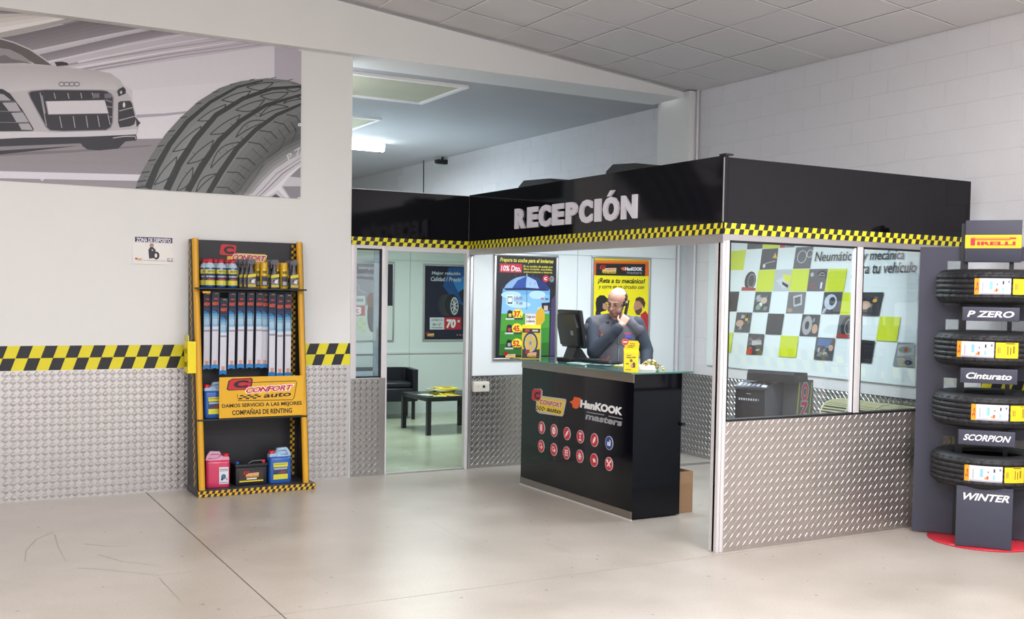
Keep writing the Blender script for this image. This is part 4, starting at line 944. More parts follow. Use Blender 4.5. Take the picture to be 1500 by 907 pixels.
# ================================================================== BANNER inside the booth
bn = empty('wall_banner', (XR, 0, 0), 0, 'wide pale banner of slanted yellow and photo checks reading Neumaticos y mecanica para tu vehiculo', 'banner')
bx('sheet', bn, (-.022, 6.19, .985), (-.006, 8.93, 2.35), mat('banner_sheet', 'dfe9ec', .4, 0, .01, 4))
qw = homog(H_BANNER, 1040, 330, 3.022); q8 = homog(H_BANNER, 1060, 340, 4.125)
c = Canvas(lambda a, b, d: (-.022-d, -a, b), q8, (-8.92, .995, -6.20, 2.34), .00006)
def photo(qd, seed, base='45454b', kind=None):
    rnd = random.Random(seed); c.poly(qd, base)
    def Q(u, v): return tuple((1-u)*(1-v)*qd[0][i]+u*(1-v)*qd[1][i]+u*v*qd[2][i]+(1-u)*v*qd[3][i] for i in (0, 1))
    tones = ['2a2b31', '5e6066', '84868c', '3a3438', '6f7176', 'a7a9ad', '26262c']
    if kind in ('engine', 'hand', 'mech', 'wheel', 'tool'):
        for k in range(13):
            u, v = rnd.uniform(.08, .8), rnd.uniform(.08, .8); a, b = rnd.uniform(.08, .25), rnd.uniform(.06, .2)
            c.poly([Q(u, v), Q(min(.97, u+a), v+rnd.uniform(-.04, .04)), Q(min(.97, u+a*.8), min(.97, v+b)), Q(max(.03, u-.04), min(.97, v+b))], rnd.choice(tones))
    el = lambda u, v, a, b, col, n=12, k0=0, k1=360: c.poly([Q(u+a*math.cos(R(k0+(k1-k0)*i/n)), v+b*math.sin(R(k0+(k1-k0)*i/n))) for i in range(n)], col)
    if kind == 'hand': el(.6, .42, .2, .16, 'c9b3a8'); el(.42, .62, .1, .1, 'dfdedd'); el(.3, .75, .16, .14, '7f9a88')
    if kind == 'tyre': el(.55, .5, .38, .47, '2b2c31'); el(.62, .5, .24, .36, '8f9196'); el(.62, .5, .2, .3, '3a3b40'); c.poly([Q(.05, .8), Q(.98, .85), Q(.98, .98), Q(.03, .98)], 'a3392f')
    if kind == 'wheel': el(.35, .5, .28, .45, '9fa1a6'); el(.35, .5, .12, .2, '36373c'); el(.8, .65, .16, .22, 'c09a84')
    if kind == 'batt': c.poly([Q(.5, .2), Q(.98, .3), Q(.9, .7), Q(.48, .55)], 'd7d63a'); c.poly([Q(.1, .5), Q(.5, .35), Q(.95, .75), Q(.6, .9)], 'c6cdd2'); c.poly([Q(.5, .55), Q(.9, .72), Q(.85, .85), Q(.5, .68)], '2a2c33')
    if kind == 'wrench': el(.42, .45, .34, .36, 'b9c5d6'); el(.5, .42, .17, .2, '3b3d44'); c.poly([Q(.1, .75), Q(.3, .7), Q(.15, .98), Q(.02, .98)], 'a9b2bf')
    if kind == 'engine': c.poly([Q(.25, .3), Q(.85, .28), Q(.9, .5), Q(.3, .55)], 'b9bbc0'); c.poly([Q(.03, .7), Q(.4, .72), Q(.35, .97), Q(.03, .97)], 'c22f38'); c.stroke([Q(.1, .3), Q(.9, .35)], 3, 'b83a3a')
    if kind == 'mech': c.poly([Q(.15, .05), Q(.9, .08), Q(.7, .4), Q(.1, .35)], '4a6a9c'); el(.85, .45, .12, .14, 'c2a08c')
    if kind == 'tool': el(.3, .55, .25, .18, 'bf9f8c'); el(.7, .35, .1, .08, 'd7a93a')
    if kind == 'tab': c.poly([Q(.3, .2), Q(.8, .1), Q(.85, .6), Q(.4, .7)], 'b9bcc1'); c.poly([Q(.38, .28), Q(.72, .2), Q(.76, .52), Q(.44, .6)], '5b5e64'); el(.2, .85, .15, .1, 'a88878')
    if kind == 'gauge':
        for (u, v, a) in ((.42, .45, .26), (.85, .32, .16)):
            pts = [Q(u+a*math.cos(R(30*i)), v+a*1.1*math.sin(R(30*i))) for i in range(13)]; c.stroke(pts, 5, 'b9bcc2')
    if kind == 'dash': c.poly([Q(.7, .45), Q(.85, .2), Q(.98, .48)], 'd6a83a'); c.stroke([Q(.2, .85), Q(.35, .7), Q(.9, .6)], 3, 'c9c9cc'); el(.25, .82, .08, .1, 'cfcfd4')
    if kind == 'icons':
        el(.18, .25, .09, .1, 'b6b8bd'); el(.72, .22, .26, .16, '1c1c20'); c.stroke([Q(.55, .28), Q(.65, .18), Q(.8, .18), Q(.92, .3), Q(.55, .3)], 3, 'b6b8bd')
        c.stroke([Q(.15, .85), Q(.3, .6), Q(.45, .85), Q(.15, .85)], 4, 'b8343c'); c.poly([Q(.72, .6), Q(.82, .6), Q(.82, .88), Q(.72, .88)], 'e0e0e4')
    if kind == 'car': c.poly([Q(.05, .1), Q(.95, .02), Q(.98, .5), Q(.1, .6)], 'a9adb0'); el(.45, .3, .35, .14, '7a8f84'); el(.5, .3, .1, .1, 'b3473f'); c.poly([Q(.02, .6), Q(.98, .5), Q(.98, .98), Q(.02, .98)], '8a8d92'); el(.7, .82, .2, .1, '2b2c31'); el(.68, .82, .06, .06, '4a6fa8')
YB = 'c9d72e'
def yq(*qd): c.poly(list(qd), YB)
photo([(148, 40), (242, 40), (235, 100), (142, 105)], 1, '4d4f55'); yq((246, 40), (342, 40), (335, 98), (236, 100)); photo([(346, 40), (440, 45), (430, 92), (338, 96)], 2, '8a8c90', 'engine'); yq((555, 50), (650, 55), (635, 88), (546, 86))
yq((48, 115), (137, 108), (120, 230), (32, 230)); photo([(235, 103), (332, 98), (318, 225), (218, 228)], 3, '4a4b50', 'dash'); photo([(440, 92), (545, 88), (525, 220), (420, 222)], 4, '5a5c62', 'gauge')
photo([(120, 235), (212, 232), (195, 357), (105, 357)], 5, 'dfe7ea', 'tyre'); yq((213, 230), (315, 228), (297, 358), (195, 360)); photo([(315, 228), (415, 225), (400, 358), (300, 358)], 6, 'b5bcc2', 'batt'); yq((415, 225), (522, 223), (503, 358), (398, 358)); photo([(522, 224), (632, 222), (610, 358), (505, 358)], 7, '55555b', 'icons'); yq((635, 222), (750, 220), (728, 360), (612, 360))
photo([(10, 360), (97, 360), (80, 480), (0, 482)], 8, '232329'); photo([(195, 362), (292, 362), (275, 485), (178, 485)], 9, '4b5052', 'hand'); photo([(395, 362), (500, 362), (485, 492), (378, 492)], 10, '6b6d72', 'tab'); photo([(610, 363), (722, 362), (705, 497), (592, 495)], 11, '46484e', 'wrench'); yq((725, 365), (835, 365), (815, 502), (705, 500))
photo([(82, 485), (175, 487), (158, 608), (65, 605)], 12, '4a4a50', 'tool'); photo([(272, 492), (370, 495), (350, 622), (255, 618)], 13, '3d3d43'); photo([(480, 497), (587, 500), (570, 632), (460, 628)], 14, '3b3b41', 'wheel'); photo([(705, 503), (810, 505), (790, 645), (683, 640)], 15, '5a5c66', 'tyre')
yq((-30, 608), (62, 608), (45, 728), (-40, 728)); photo([(155, 613), (250, 618), (235, 743), (138, 740)], 16, '46474c', 'engine'); yq((350, 625), (457, 630), (440, 758), (335, 752)); photo([(565, 635), (678, 642), (660, 777), (547, 770)], 17, '50525a', 'mech')
c.reg = qw
photo([(672, 297), (772, 297), (750, 403), (650, 400)], 18, '35353b', 'tool'); yq((757, 404), (848, 407), (830, 515), (738, 510)); photo([(650, 505), (735, 512), (718, 612), (635, 605)], 19, '232329'); photo([(835, 518), (920, 522), (908, 630), (813, 622)], 20, '7e8186', 'car')
c.text('Neumáticos y mecánica', (464, 174), (860, 164), (474, 118), '26262c', .012); c.text('para tu vehículo', (628, 232), (912, 224), (640, 168), '26262c', .012)
c.build('print', bn)

# ================================================================== RECEPTION DESK
dk = empty('reception_desk', (4.665, 6.68, 0), 0, 'glossy black reception desk with a glass top and round service badges', 'desk')
DX, DY = .449, 1.732
one('body', dk, lambda m: (m.box((0, 0, .01), (DX, .02, 1.106), BLACKG), m.box((0, DY-.02, .01), (DX, DY, 1.106), BLACKG), m.box((0, .02, .01), (.02, DY-.02, 1.106), BLACKG), m.box((.02, .02, .95), (DX-.01, DY-.02, .97), BLACK), m.box((.02, .02, .5), (DX-.01, DY-.02, .52), BLACK), m.box((.02, .02, .01), (DX-.01, DY-.02, .04), BLACK), m.box((DX-.02, .02, .04), (DX-.01, DY-.02, .95), BLACK)))
bx('plinth_strip', dk, (-.006, -.004, .0), (.0, DY, .066), STEEL); bx('plinth_strip', dk, (-.012, -.01, 0), (.0, DY, .008), WALU)
bx('top_strip', dk, (-.006, -.003, 1.042), (.0, DY, 1.108), STEEL)
bx('glass_top', dk, (-.045, -.03, 1.108), (.53, DY+.16, 1.120), mat('green_glass_slab', '4f7a70', .06, 0, .02, 5, coat=.5))
bx('top_bracket', dk, (DX, .5, 1.06), (.51, .53, 1.108), BLACK); bx('top_bracket', dk, (DX, 1.3, 1.06), (.51, 1.33, 1.108), BLACK)
bx('lock', dk, (DX-.01, -.03, .70), (DX+.02, .0, .73), BLACK, .004)
pd_ = lambda a, b, d: (-d, -a-6.68, b)
qd_ = homog(H_DESK, 770, 560, 6.48)
c = Canvas(pd_, qd_, d0=.001)
MATS['print_white_edge'] = ink('e9e6ea')
c.poly([(52, 85), (70, 64), (135, 62), (152, 80), (150, 130), (372, 160), (378, 178), (350, 312), (338, 326), (120, 296), (88, 268), (92, 180), (62, 172), (50, 160)], 'bfbcc2')
c.poly([(100, 140), (362, 170), (368, 182), (340, 308), (330, 318), (98, 270)], 'e9c93a'); c.poly([(52, 88), (66, 68), (130, 66), (143, 82), (132, 165), (118, 178), (62, 172), (48, 158)], 'c0253a')
c.text('C', (72, 158), (122, 166), (78, 88), '240d14', .05); c.text('CONFORT', (114, 212), (340, 250), (124, 156), 'f0e4e6', .07); c.text('CONFORT', (120, 208), (334, 244), (128, 162), 'b8233a', .03)
c.text('auto', (190, 276), (324, 302), (196, 238), '1c1714', .03)
c.polys([[(98+i*14-j*3, 226+j*13+i*1.6), (111+i*14-j*3, 227.5+j*13+i*1.6), (108+i*14-j*3, 240+j*13+i*1.6), (95+i*14-j*3, 238.5+j*13+i*1.6)] for i in range(6) for j in range(3) if (i+j) % 2 == 0], '1c1714')
c.build('logo', dk)
c = Canvas(pd_, qd_, d0=.001)
c.poly([(408, 185), (432, 176), (446, 160), (448, 140), (465, 140), (470, 146), (480, 141), (490, 148), (515, 150), (510, 195), (492, 244), (478, 250), (462, 252), (434, 238), (436, 214)], 'e8602a')
c.text('HanKOOK', (506, 240), (906, 318), (514, 164), 'f0eff2', .06); c.stroke([(570, 284), (736, 312)], 8, '9a9ba2'); c.stroke([(776, 322), (908, 348)], 8, '9a9ba2'); c.text('masters', (556, 352), (900, 422), (568, 294), '9a9ba2', .045)
c.build('logo', dk)
def cross(c, s, cx, cy): c.stroke([(cx-s, cy-s), (cx+s, cy+s)], .012, 'f3eef0'); c.stroke([(cx+s, cy-s), (cx-s, cy+s)], .012, 'f3eef0'); c.ell(cx-s, cy+s, .012, .012, 'f3eef0'); c.ell(cx+s, cy+s, .010, .010, 'f3eef0')
bcen = [(145, 433), (262, 460), (385, 488), (512, 518), (645, 550), (785, 578), (140, 608), (260, 640), (380, 672), (507, 704), (642, 741), (783, 777)]
W_ = 'f3eef0'
for k, p in enumerate(bcen):
    u, v = qd_(*p); col = '1d3f8f' if k == 5 else 'cf1f36'
    g = MB(); g.cyl((0, -u-6.68, v), (-.004, -u-6.68, v), .054, mat('badge_rim', 'd9d6da', .3), 28)
    bd = g.build('service_badge', dk)
    if k == 5: bd['label'] = 'blue badge'
    c = Canvas(pd_, None, d0=.0045); c.ell(u, v, .050, .050, col, 28)
    if k == 0: c.ell(u-.004, v, .022, .032, W_); c.ell(u+.006, v, .010, .018, col); c.ell(u+.006, v, .006, .012, W_)
    elif k == 1: c.ell(u, v, .028, .032, W_); c.ell(u, v, .012, .012, col); c.ell(u, v, .008, .008, W_)
    elif k == 2: c.stroke([(u-.026, v-.028), (u+.026, v+.028)], .012, W_); c.stroke([(u-.01, v-.012), (u+.012, v+.014)], .022, W_)
    elif k == 3: c.stroke([(u, v-.028), (u, v+.028)], .007, W_); c.stroke([(u-.02, v+.026), (u+.02, v+.026)], .012, W_); c.stroke([(u-.02, v-.026), (u+.02, v-.026)], .012, W_); c.ell(u, v, .008, .01, W_)
    elif k == 4: c.ell(u, v, .014, .032, W_, rot=-35)
    elif k == 5: c.rect(u-.024, v-.022, u-.002, v+.008, W_); c.poly([(u, v-.024), (u+.022, v-.022), (u+.024, v+.016), (u+.01, v+.03), (u+.004, v+.008)], W_)
    elif k == 6: c.ring(u-.008, v+.008, .018, .018, .007, W_); c.stroke([(u, v-.024), (u+.026, v+.002)], .011, W_)
    elif k == 7: c.ring(u-.006, v+.006, .02, .016, .007, W_); c.poly([(u, v-.018), (u+.028, v-.018), (u+.028, v+.006), (u+.01, v+.006)], W_)
    elif k == 8:
        for a in (-.013, .013):
            for b in (-.018, .002, .02): c.rect(u+a-.009, v+b-.007, u+a+.009, v+b+.007, W_)
    elif k == 9:
        for a in range(8): c.stroke([(u, v), (u+.03*math.cos(a*.785), v+.032*math.sin(a*.785))], .008, W_)
        c.ell(u, v, .013, .013, W_)
    elif k == 10: c.poly([(u-.03, v+.012), (u-.012, v), (u-.01, v-.016), (u+.016, v-.016), (u+.024, v+.008), (u+.004, v+.012), (u-.002, v+.02), (u-.012, v+.006)], W_); c.ell(u+.03, v-.01, .004, .006, W_)
    else: cross(c, .022, u, v)
    c.build('icon', bd)
# cardboard box beside the desk
cb = empty('cardboard_box', (5.20, 6.93, 0), R(2), 'open brown cardboard box on the floor behind the desk end', 'box')
KR = mat('brown_cardboard', '9c7a5c', .8, 0, .06, 12)
one('box_body', cb, lambda m: (m.box((-.078, -.19, .002), (.085, -.185, .325), KR), m.box((-.078, .185, .002), (.085, .19, .325), KR), m.box((-.083, -.19, .002), (-.078, .19, .325), KR), m.box((.08, -.185, .002), (.085, .185, .325), KR), m.box((-.078, -.185, .002), (.08, .185, .008), KR)))
one('flap', cb, lambda m: m.add([(-.07, .16, .31), (.08, .19, .325), (.06, .10, .30), (-.07, .08, .29)], [(0, 1, 2, 3)], mat('cardboard_inner', '6e4e3c', .8)))

# ---- monitor, keyboard, displays, papers, sweets on the desk
mn = empty('monitor', (5.02, 8.12, 1.12), R(-4), 'black monitor on the desk seen from behind', 'monitor')
one('stand_base', mn, lambda m: (m.prism([(-.09, -.15), (.12, -.15), (.14, -.11), (.14, .12), (.12, .15), (-.09, .15), (-.11, .12), (-.11, -.11)], (.0, .018), BLACK, 'z'), m.prism([(-.06, .018), (.09, .018), (.03, .1), (-.02, .12)], (-.09, .09), BLACK, 'y')))
one('stand_neck', mn, lambda m: m.prism([(-.03, .05), (.035, .05), (.03, .26), (.0, .26)], (-.055, .055), BLACK, 'y'))
def mh(m):
    T = Matrix.Rotation(R(-9), 4, 'Y'); T.translation = Vector((-.0, 0, .10)); m.T = T
    m.box((-.012, -.215, .01), (.02, .215, .345), BLACK, .012); m.prism([(-.215+.05, .04), (.215-.05, .04), (.215-.03, .2), (.215-.06, .31), (-.215+.06, .31), (-.215+.03, .2)], (-.045, -.01), BLACK, 'x')
    m.T = Matrix()
one('screen_housing', mn, mh)
def mh2(m):
    T = Matrix.Rotation(R(-9), 4, 'Y'); T.translation = Vector((0, 0, .10)); m.T = T
    m.box((.0205, -.2, .025), (.0215, .2, .33), mat('screen_face', '20262e', .1)); m.T = Matrix()
one('screen', mn, mh2)
def lbm(m):
    T = Matrix.Rotation(R(-9), 4, 'Y'); T.translation = Vector((0, 0, .10)); m.T = T
    m.box((-.0465, -.11, .13), (-.045, -.06, .17), ink('8c8c90')); m.T = Matrix()
one('rating_label', mn, lbm)
kb = empty('keyboard', (5.06, 7.74, 1.12), R(3), 'black keyboard lying on the glass top beside the monitor', 'keyboard')
bx('case', kb, (-.07, -.2, 0), (.07, .2, .018), BLACK, .004)
def keys(m):
    for i in range(5):
        for j in range(14): m.box((-.058+i*.024, -.19+j*.0272, .018), (-.058+i*.024+.019, -.19+j*.0272+.022, .024), mat('key_plastic', '24242a', .5))
one('keys', kb, keys, kind='stuff')
cn = empty('card_terminal', (4.86, 7.98, 1.12), R(20), 'small black card terminal in front of the monitor base', 'device')
bx('case', cn, (-.04, -.07, 0), (.04, .07, .03), BLACK, .008); bx('screen', cn, (-.028, .02, .03), (.028, .058, .0305), ink('3a4a48'))
for (x, y, rz, col, lb) in ((4.98, 7.30, 12, 'c9c23a', 'yellow and green leaflet lying on the desk between the keyboard and the leaflet box'), (5.10, 7.36, -8, 'd6dad8', 'white paper sheet lying on the desk behind the leaflets'), (4.86, 7.44, 30, '2b3a44', 'dark leaflet lying on the desk near the front edge'), (4.80, 7.68, 4, 'b9cfca', 'pale paper sheet lying near the front edge of the glass top')):
    t = empty('leaflet', (x, y, 1.1204), R(rz), lb, 'leaflet', 'papers on the desk')
    h_ = .004+.002*random.random(); bx('paper', t, (-.05, -.11, 0), (.05, .11, h_), ink(col))
    c = Canvas(lambda a, b, d: (a, b, h_+d)); c.rect(-.04, -.09, .04, -.03, '7a7d3a' if col == 'c9c23a' else 'a7b0ae'); c.rect(-.03, .0, .03, .07, 'e6e3b0' if col == 'c9c23a' else '8f999a'); c.build('print', t)
pen = one('pen', None, lambda m: (m.cyl((5.02, 7.22, 1.131), (5.06, 7.10, 1.1255), .004, gloss('e4e4e8'), 8), m.cyl((5.06, 7.10, 1.1255), (5.063, 7.09, 1.125), .004, BLACK, 8, .001)), label='white ballpoint pen lying on the leaflets', cat='pen')
# left leaflet dispenser with a wheel picture
d1 = empty('counter_display', (4.735, 8.385, 1.12), R(-33), 'yellow cardboard counter display with a wheel picture at the left end of the desk', 'display')
one('box_body', d1, lambda m: m.prism([(-.03, 0), (.05, 0), (.05, .30), (.02, .30), (-.005, .27)], (-.082, .082), ink('e6c91e'), 'x'))
one('side_panel', d1, lambda m: m.prism([(-.0305, 0), (.09, 0), (.075, .16), (.05, .18), (.05, .25), (.0, .25)], (.082, .085), ink('c9c5c2'), 'x'))
one('back_card', d1, lambda m: m.prism([(-.06, .25), (.06, .25), (.085, .30), (.115, .34), (.115, .42), (.085, .46), (.055, .44), (.035, .40), (-.06, .40)], (.035, .04), ink('e9bb2a'), 'y'))
sl = .025/.27
c = Canvas(lambda a, b, d: (a, -.0305+b*sl-d, b), d0=.0012)
c.rect(-.078, .005, .078, .085, '26181c'); c.ell(-.005, .14, .066, .098, '2c2b31'); c.ell(-.005, .14, .052, .08, 'c6c2c8'); c.ell(-.005, .14, .046, .072, 'e0b820')
for k in range(5): a = math.pi*.4*k+.3; c.stroke([(-.005, .14), (-.005+.05*math.cos(a), .14+.078*math.sin(a))], .013, 'b3b0b6')
c.ell(-.005, .14, .012, .018, '8c8a90'); shop_logo(c, quadmap((-.05, .078), (.055, .078), (-.05, .012), 100, 60)); c.rect(-.078, .232, .078, .268, '241a1c'); c.rect(-.055, .24, -.015, .26, 'c8402e'); c.rect(.01, .243, .06, .258, 'cfcbd0')
c.build('print', d1)
c = Canvas(lambda a, b, d: (a, .0345-d, b), d0=.0012); c.rect(-.058, .30, .036, .398, 'f2eef0'); c.text('Coge uno', (-.05, .355), (.03, .355), (-.048, .385), '2c2a34', .03); c.text('y ahorra', (-.048, .315), (.026, .315), (-.046, .345), '2c2a34', .03); c.build('print', d1)
# right leaflet box
d2 = empty('counter_display', (4.715, 6.80, 1.12), R(-30), 'small bright yellow cardboard leaflet box at the right end of the desk', 'display')
YC = mat('yellow_card', 'f4dc14', .5, 0, .02, 20)
one('box_body', d2, lambda m: (m.prism([(-.032, 0), (.032, 0), (.032, .175), (-.022, .145)], (-.055, .055), YC, 'x')))
one('back_card', d2, lambda m: m.prism([(-.048, .13), (.055, .13), (.062, .18), (.066, .21), (.052, .232), (-.03, .232), (-.048, .20)], (.026, .031), YC, 'y'))
one('round_badge', d2, lambda m: (m.cyl((-.045, .024, .222), (-.045, .018, .222), .026, ink('e98a4a'), 22), m.cyl((-.045, .018, .222), (-.045, .0165, .222), .021, ink('d12b48'), 22)))
c = Canvas(lambda a, b, d: (a, -.033+b*.07-d, b), d0=.0012)
c.text('Coge tu', (-.035, .118), (.0, .118), (-.035, .13), '4a4418', .03); c.text('Revista Taller', (-.035, .102), (.036, .102), (-.035, .114), '4a4418', .03); c.ell(.0, .083, .011, .012, '8a5a2a'); c.rect(-.04, .055, -.018, .063, '6a5a1a'); c.poly([(.005, .03), (.03, .03), (.032, .06), (.02, .075), (.008, .058)], '5a4a24'); c.ell(.004, .045, .01, .014, 'd99a7a'); c.rect(-.045, .012, -.0, .018, 'a88a18'); c.build('print', d2)
c = Canvas(lambda a, b, d: (a, .0255-d, b), d0=.001)
c.text('Todo un', (-.008, .205), (.03, .205), (-.008, .217), '6a5c18', .03); c.text('mundo de', (-.02, .19), (.03, .19), (-.02, .202), '6a5c18', .03); c.text('ventajas', (-.03, .176), (.02, .176), (-.03, .188), '6a5c18', .03); c.build('print', d2)
c = Canvas(lambda a, b, d: (a, .0165-d, b), d0=.001); c.rect(-.06, .216, -.03, .228, 'f3dfe2'); c.build('print', d2)
# snack bag and wrapped sweets
sb = empty('snack_bag', (4.90, 6.86, 1.12), R(-30), 'small white sweet bag with a red round mark lying beside the yellow leaflet box', 'bag')
def bag(m):
    bm = bmesh.new(); bmesh.ops.create_grid(bm, x_segments=14, y_segments=8, size=1); top = []
    me = bm
    for v in me.verts:
        x, y = v.co.x, v.co.y; hgt = (max(0, 1-x**4)*max(0, 1-y**2))**.5*.035
        v.co = Vector((x*.075*(1-.25*abs(y)), -.02+y*.035, .008+hgt+random.uniform(-.002, .002)))
    m.bm(bm, mat('bag_foil', 'e4e0df', .3, 0, .05, 30), True)
    m.box((-.07, -.05, 0), (.07, .012, .009), MATS['bag_foil'])
one('wrapper', sb, bag); one('mark', sb, lambda m: m.ell((-.0, -.035, .03), (.019, .008, .014), ink('d84a3a'), 12))
def sweets(m):
    rnd = random.Random(4)
    for k in range(110):
        x, y = rnd.gauss(.02, .05), rnd.uniform(.015, .095); z = .008+rnd.random()*.075*max(0, 1-abs(x-.02)/.13)
        m.ell((max(-.1, min(.12, x)), y, z), (rnd.uniform(.009, .015), .008, .007), ink(rnd.choice(['e3d23c', 'e8d84a', 'd8c93a', 'c9cfa0', '7c7a3c', 'e9e6d8', '8a5a3a'])), 6)
MB_s = MB(); sweets(MB_s); sw_ = MB_s.build('wrapped_sweets', None, label='heap of yellow and green wrapped sweets behind the white bag', cat='sweets', kind='stuff'); sw_.location = (4.93, 6.87, 1.12); sw_.rotation_euler = (0, 0, R(-30))

# ================================================================== TYRE STAND
TH = math.atan2(-.793, .609)
ts = empty('tyre_stand', (6.573, 5.044, 0), TH, 'dark slate tyre display stand with red foot disc and name plates', 'display stand')
one('foot_disc', ts, lambda m: m.lathe([(0, 0), (.375, 0), (.38, .004), (.378, .01), (0, .012)], gloss('c22433'), 56))
def pan(m):
    xs = (-.487, -.30, .31, .56); cuts = ((1.665, 1.985), (1.245, 1.565), (.822, 1.142), (.40, .72)); y0, y1 = .055, .085
    m.box((xs[0], y0, .014), (xs[1], y1, 2.085), GREYP); m.box((xs[2], y0, .014), (xs[3], y1, 2.085), GREYP)
    zs = [.014]+[v for a in sorted(cuts) for v in a]+[2.085]
    for a, b in zip(zs[::2], zs[1::2]): m.box((xs[1], y0, a), (xs[2], y1, b), GREYP)
one('back_panel', ts, pan)
for x, w_ in ((-.185, .05), (.125, .03)): bx('post', ts, (x-w_/2, .02, .012), (x+w_/2, .05, 2.25), mat('post_black', '17171d', .4))
one('pillar_box', ts, lambda m: (m.box((-.18, -.335, .012), (.18, -.06, .405), GREYP, .004), m.box((-.18, -.335, .403), (.18, -.31, .43), GREYP)))
FC = 'e4e2e6'
c = Canvas(lambda a, b, d: (a, -.3355-d, b), d0=.001); c.text('WINTER', (-.155, .335), (.155, .335), (-.135, .385), FC, .03); c.build('lettering', ts)
for z0, z1, tx in ((1.565, 1.66, 'P ZERO'), (1.14, 1.242, 'Cinturato'), (.716, .818, 'SCORPION')):
    t = bx('name_plate', ts, (-.18, -.335, z0), (.18, -.325, z1), GREYP, .003)
    bx('plate_arm', ts, (-.03, -.325, z0+.02), (.03, .02, z0+.03), BLACK)
    c = Canvas(lambda a, b, d: (a, -.3355-d, b), d0=.0008); zm = (z0+z1)/2; c.text(tx, (-.15, zm-.022), (.14, zm-.022), (-.135, zm+.022), FC, .03); c.build('lettering', t)
t = bx('top_sign', ts, (-.185, -.02, 1.975), (.185, .018, 2.27), GREYP, .004)
c = Canvas(lambda a, b, d: (a, -.0205-d, b), d0=.001); c.rect(-.184, 2.073, .184, 2.167, 'f2c81c')
RR = 'c8203c'
c.text('IRELLI', (-.105, 2.093), (.145, 2.093), (-.105, 2.120), RR, .05)
c.rect(-.148, 2.092, -.118, 2.148, RR); c.rect(-.148, 2.140, .10, 2.146, 'd8743a'); c.stroke([(-.12, 2.133), (.11, 2.133)], .007, RR); c.rect(.105, 2.136, .148, 2.148, RR)
c.build('lettering', t)
# tyres
def tyre(loc, label, la, ya, seed):
    t = empty('tyre', loc, TH, label, 'tyre', 'tyres on the display stand')
    Ro, W2 = .37, .118; N = 192
    prof = [(.235, -.075), (.228, -.085), (.236, -.098), (.27, -.114), (.31, -.119), (.335, -.112), (.352, -.098), (.361, -.086)]
    tread = []
    for (a, b) in ((-.082, -.056), (-.048, -.022), (-.014, .014), (.022, .048), (.056, .082)):
        tread += [(Ro-.009, a-.001), (Ro-.0005*abs(a)*100/4, a), (Ro-.0005*abs(b)*100/4, b), (Ro-.009, b+.001)]
    outer = prof+tread+[(r, -z) for r, z in prof[::-1]]
    inner = [(.245, .07), (.262, .09), (.31, .105), (.345, .085), (.355, 0), (.345, -.085), (.31, -.105), (.262, -.09), (.245, -.07)]
    P = outer+inner; k = len(P); vs = []
    for i in range(N):
        a = 2*math.pi*i/N
        for j, (r, z) in enumerate(P):
            rr = r; zz = z; aa = a
            if len(prof) <= j < len(prof)+len(tread):
                rib = (j-len(prof))//4; mod = (i+rib*2+seed) % 6
                if rib in (0, 4) and mod in (0,): rr -= .007
                elif rib in (1, 3) and (i+seed) % 8 == rib: rr -= .006
                elif rib == 2 and (i+seed) % 12 == 3: rr -= .004
                aa = a+(z*.25 if rib in (1, 3) else z*.12)
            elif j in (6, 7, len(outer)-7, len(outer)-8) and (i+seed) % 6 == 0: rr -= .004
            vs.append((rr*math.cos(aa), rr*math.sin(aa), zz))
    fs = [[i*k+j, ((i+1) % N)*k+j, ((i+1) % N)*k+(j+1) % k, i*k+(j+1) % k] for i in range(N) for j in range(k)]
    one('tyre_body', t, lambda m: m.add(vs, fs, TYRE, True))
    def cylmap(a, b, d): th = a; return ((Ro+.001+d)*math.sin(th), -(Ro+.001+d)*math.cos(th), b)
    def patch(c, a0, a1, z0, z1, col, n=6):
        vs = []; fs = []
        for i in range(n+1): a = R(a0+(a1-a0)*i/n); vs += [(a, z0), (a, z1)]
        c.faces(vs, [[2*i, 2*i+2, 2*i+3, 2*i+1] for i in range(n)], col)
    c = Canvas(cylmap, None); a0, a1 = la; hz = .055
    patch(c, a0, a1, -hz, hz, 'dfdce4'); patch(c, a0, a0+5, -hz, hz, 'eaa023'); c.text('P', (R(a0+1), -.03), (R(a0+1), .03), (R(a0+4), -.03), 'b8402a', .02)
    s_ = (a1-a0)/36
    c.rect(R(a0+8*s_), -.035, R(a0+9*s_), .03, 'a9a7b4'); patch(c, a0+15*s_, a0+18*s_, -.02, .035, '8fc3dc', 1); 
    patch(c, a0+21*s_, a0+23*s_, -.035, -.012, 'd2583a', 1); patch(c, a0+19*s_, a0+21*s_, -.035, -.022, 'e0a83a', 1); patch(c, a0+22*s_, a0+23*s_, .01, .02, '3a3848', 1); patch(c, a0+27*s_, a0+29*s_, -.035, -.005, '8fc3dc', 1); patch(c, a0+27.5*s_, a0+29*s_, .015, .038, '34323f', 1); patch(c, a0+33*s_, a0+34.5*s_, .025, .04, '6a6878', 1)
    patch(c, a0+5.5, a1, -hz, -hz+.008, '8d8b98'); patch(c, a0+5.5, a1-.5, -hz+.012, -hz+.0145, '9a98a4')
    c.build('tyre_label', t)
    c = Canvas(cylmap, None); b0, b1 = ya; patch(c, b0, b1, -.053, .053, 'edc81e'); s_ = (b1-b0)/24
    patch(c, b0+2*s_, b0+5*s_, -.02, .02, 'b0952a', 1); patch(c, b0+12*s_, b0+13*s_, -.03, .03, '6a5a20', 1); patch(c, b0+15*s_, b0+16*s_, -.03, .02, '6a5a20', 1); patch(c, b0+18*s_, b0+20*s_, -.02, .03, '8a7620', 1); patch(c, b0+10*s_, b0+20*s_, .043, .049, '4a3f18', 2)
    c.build('sticker', t)
    return t
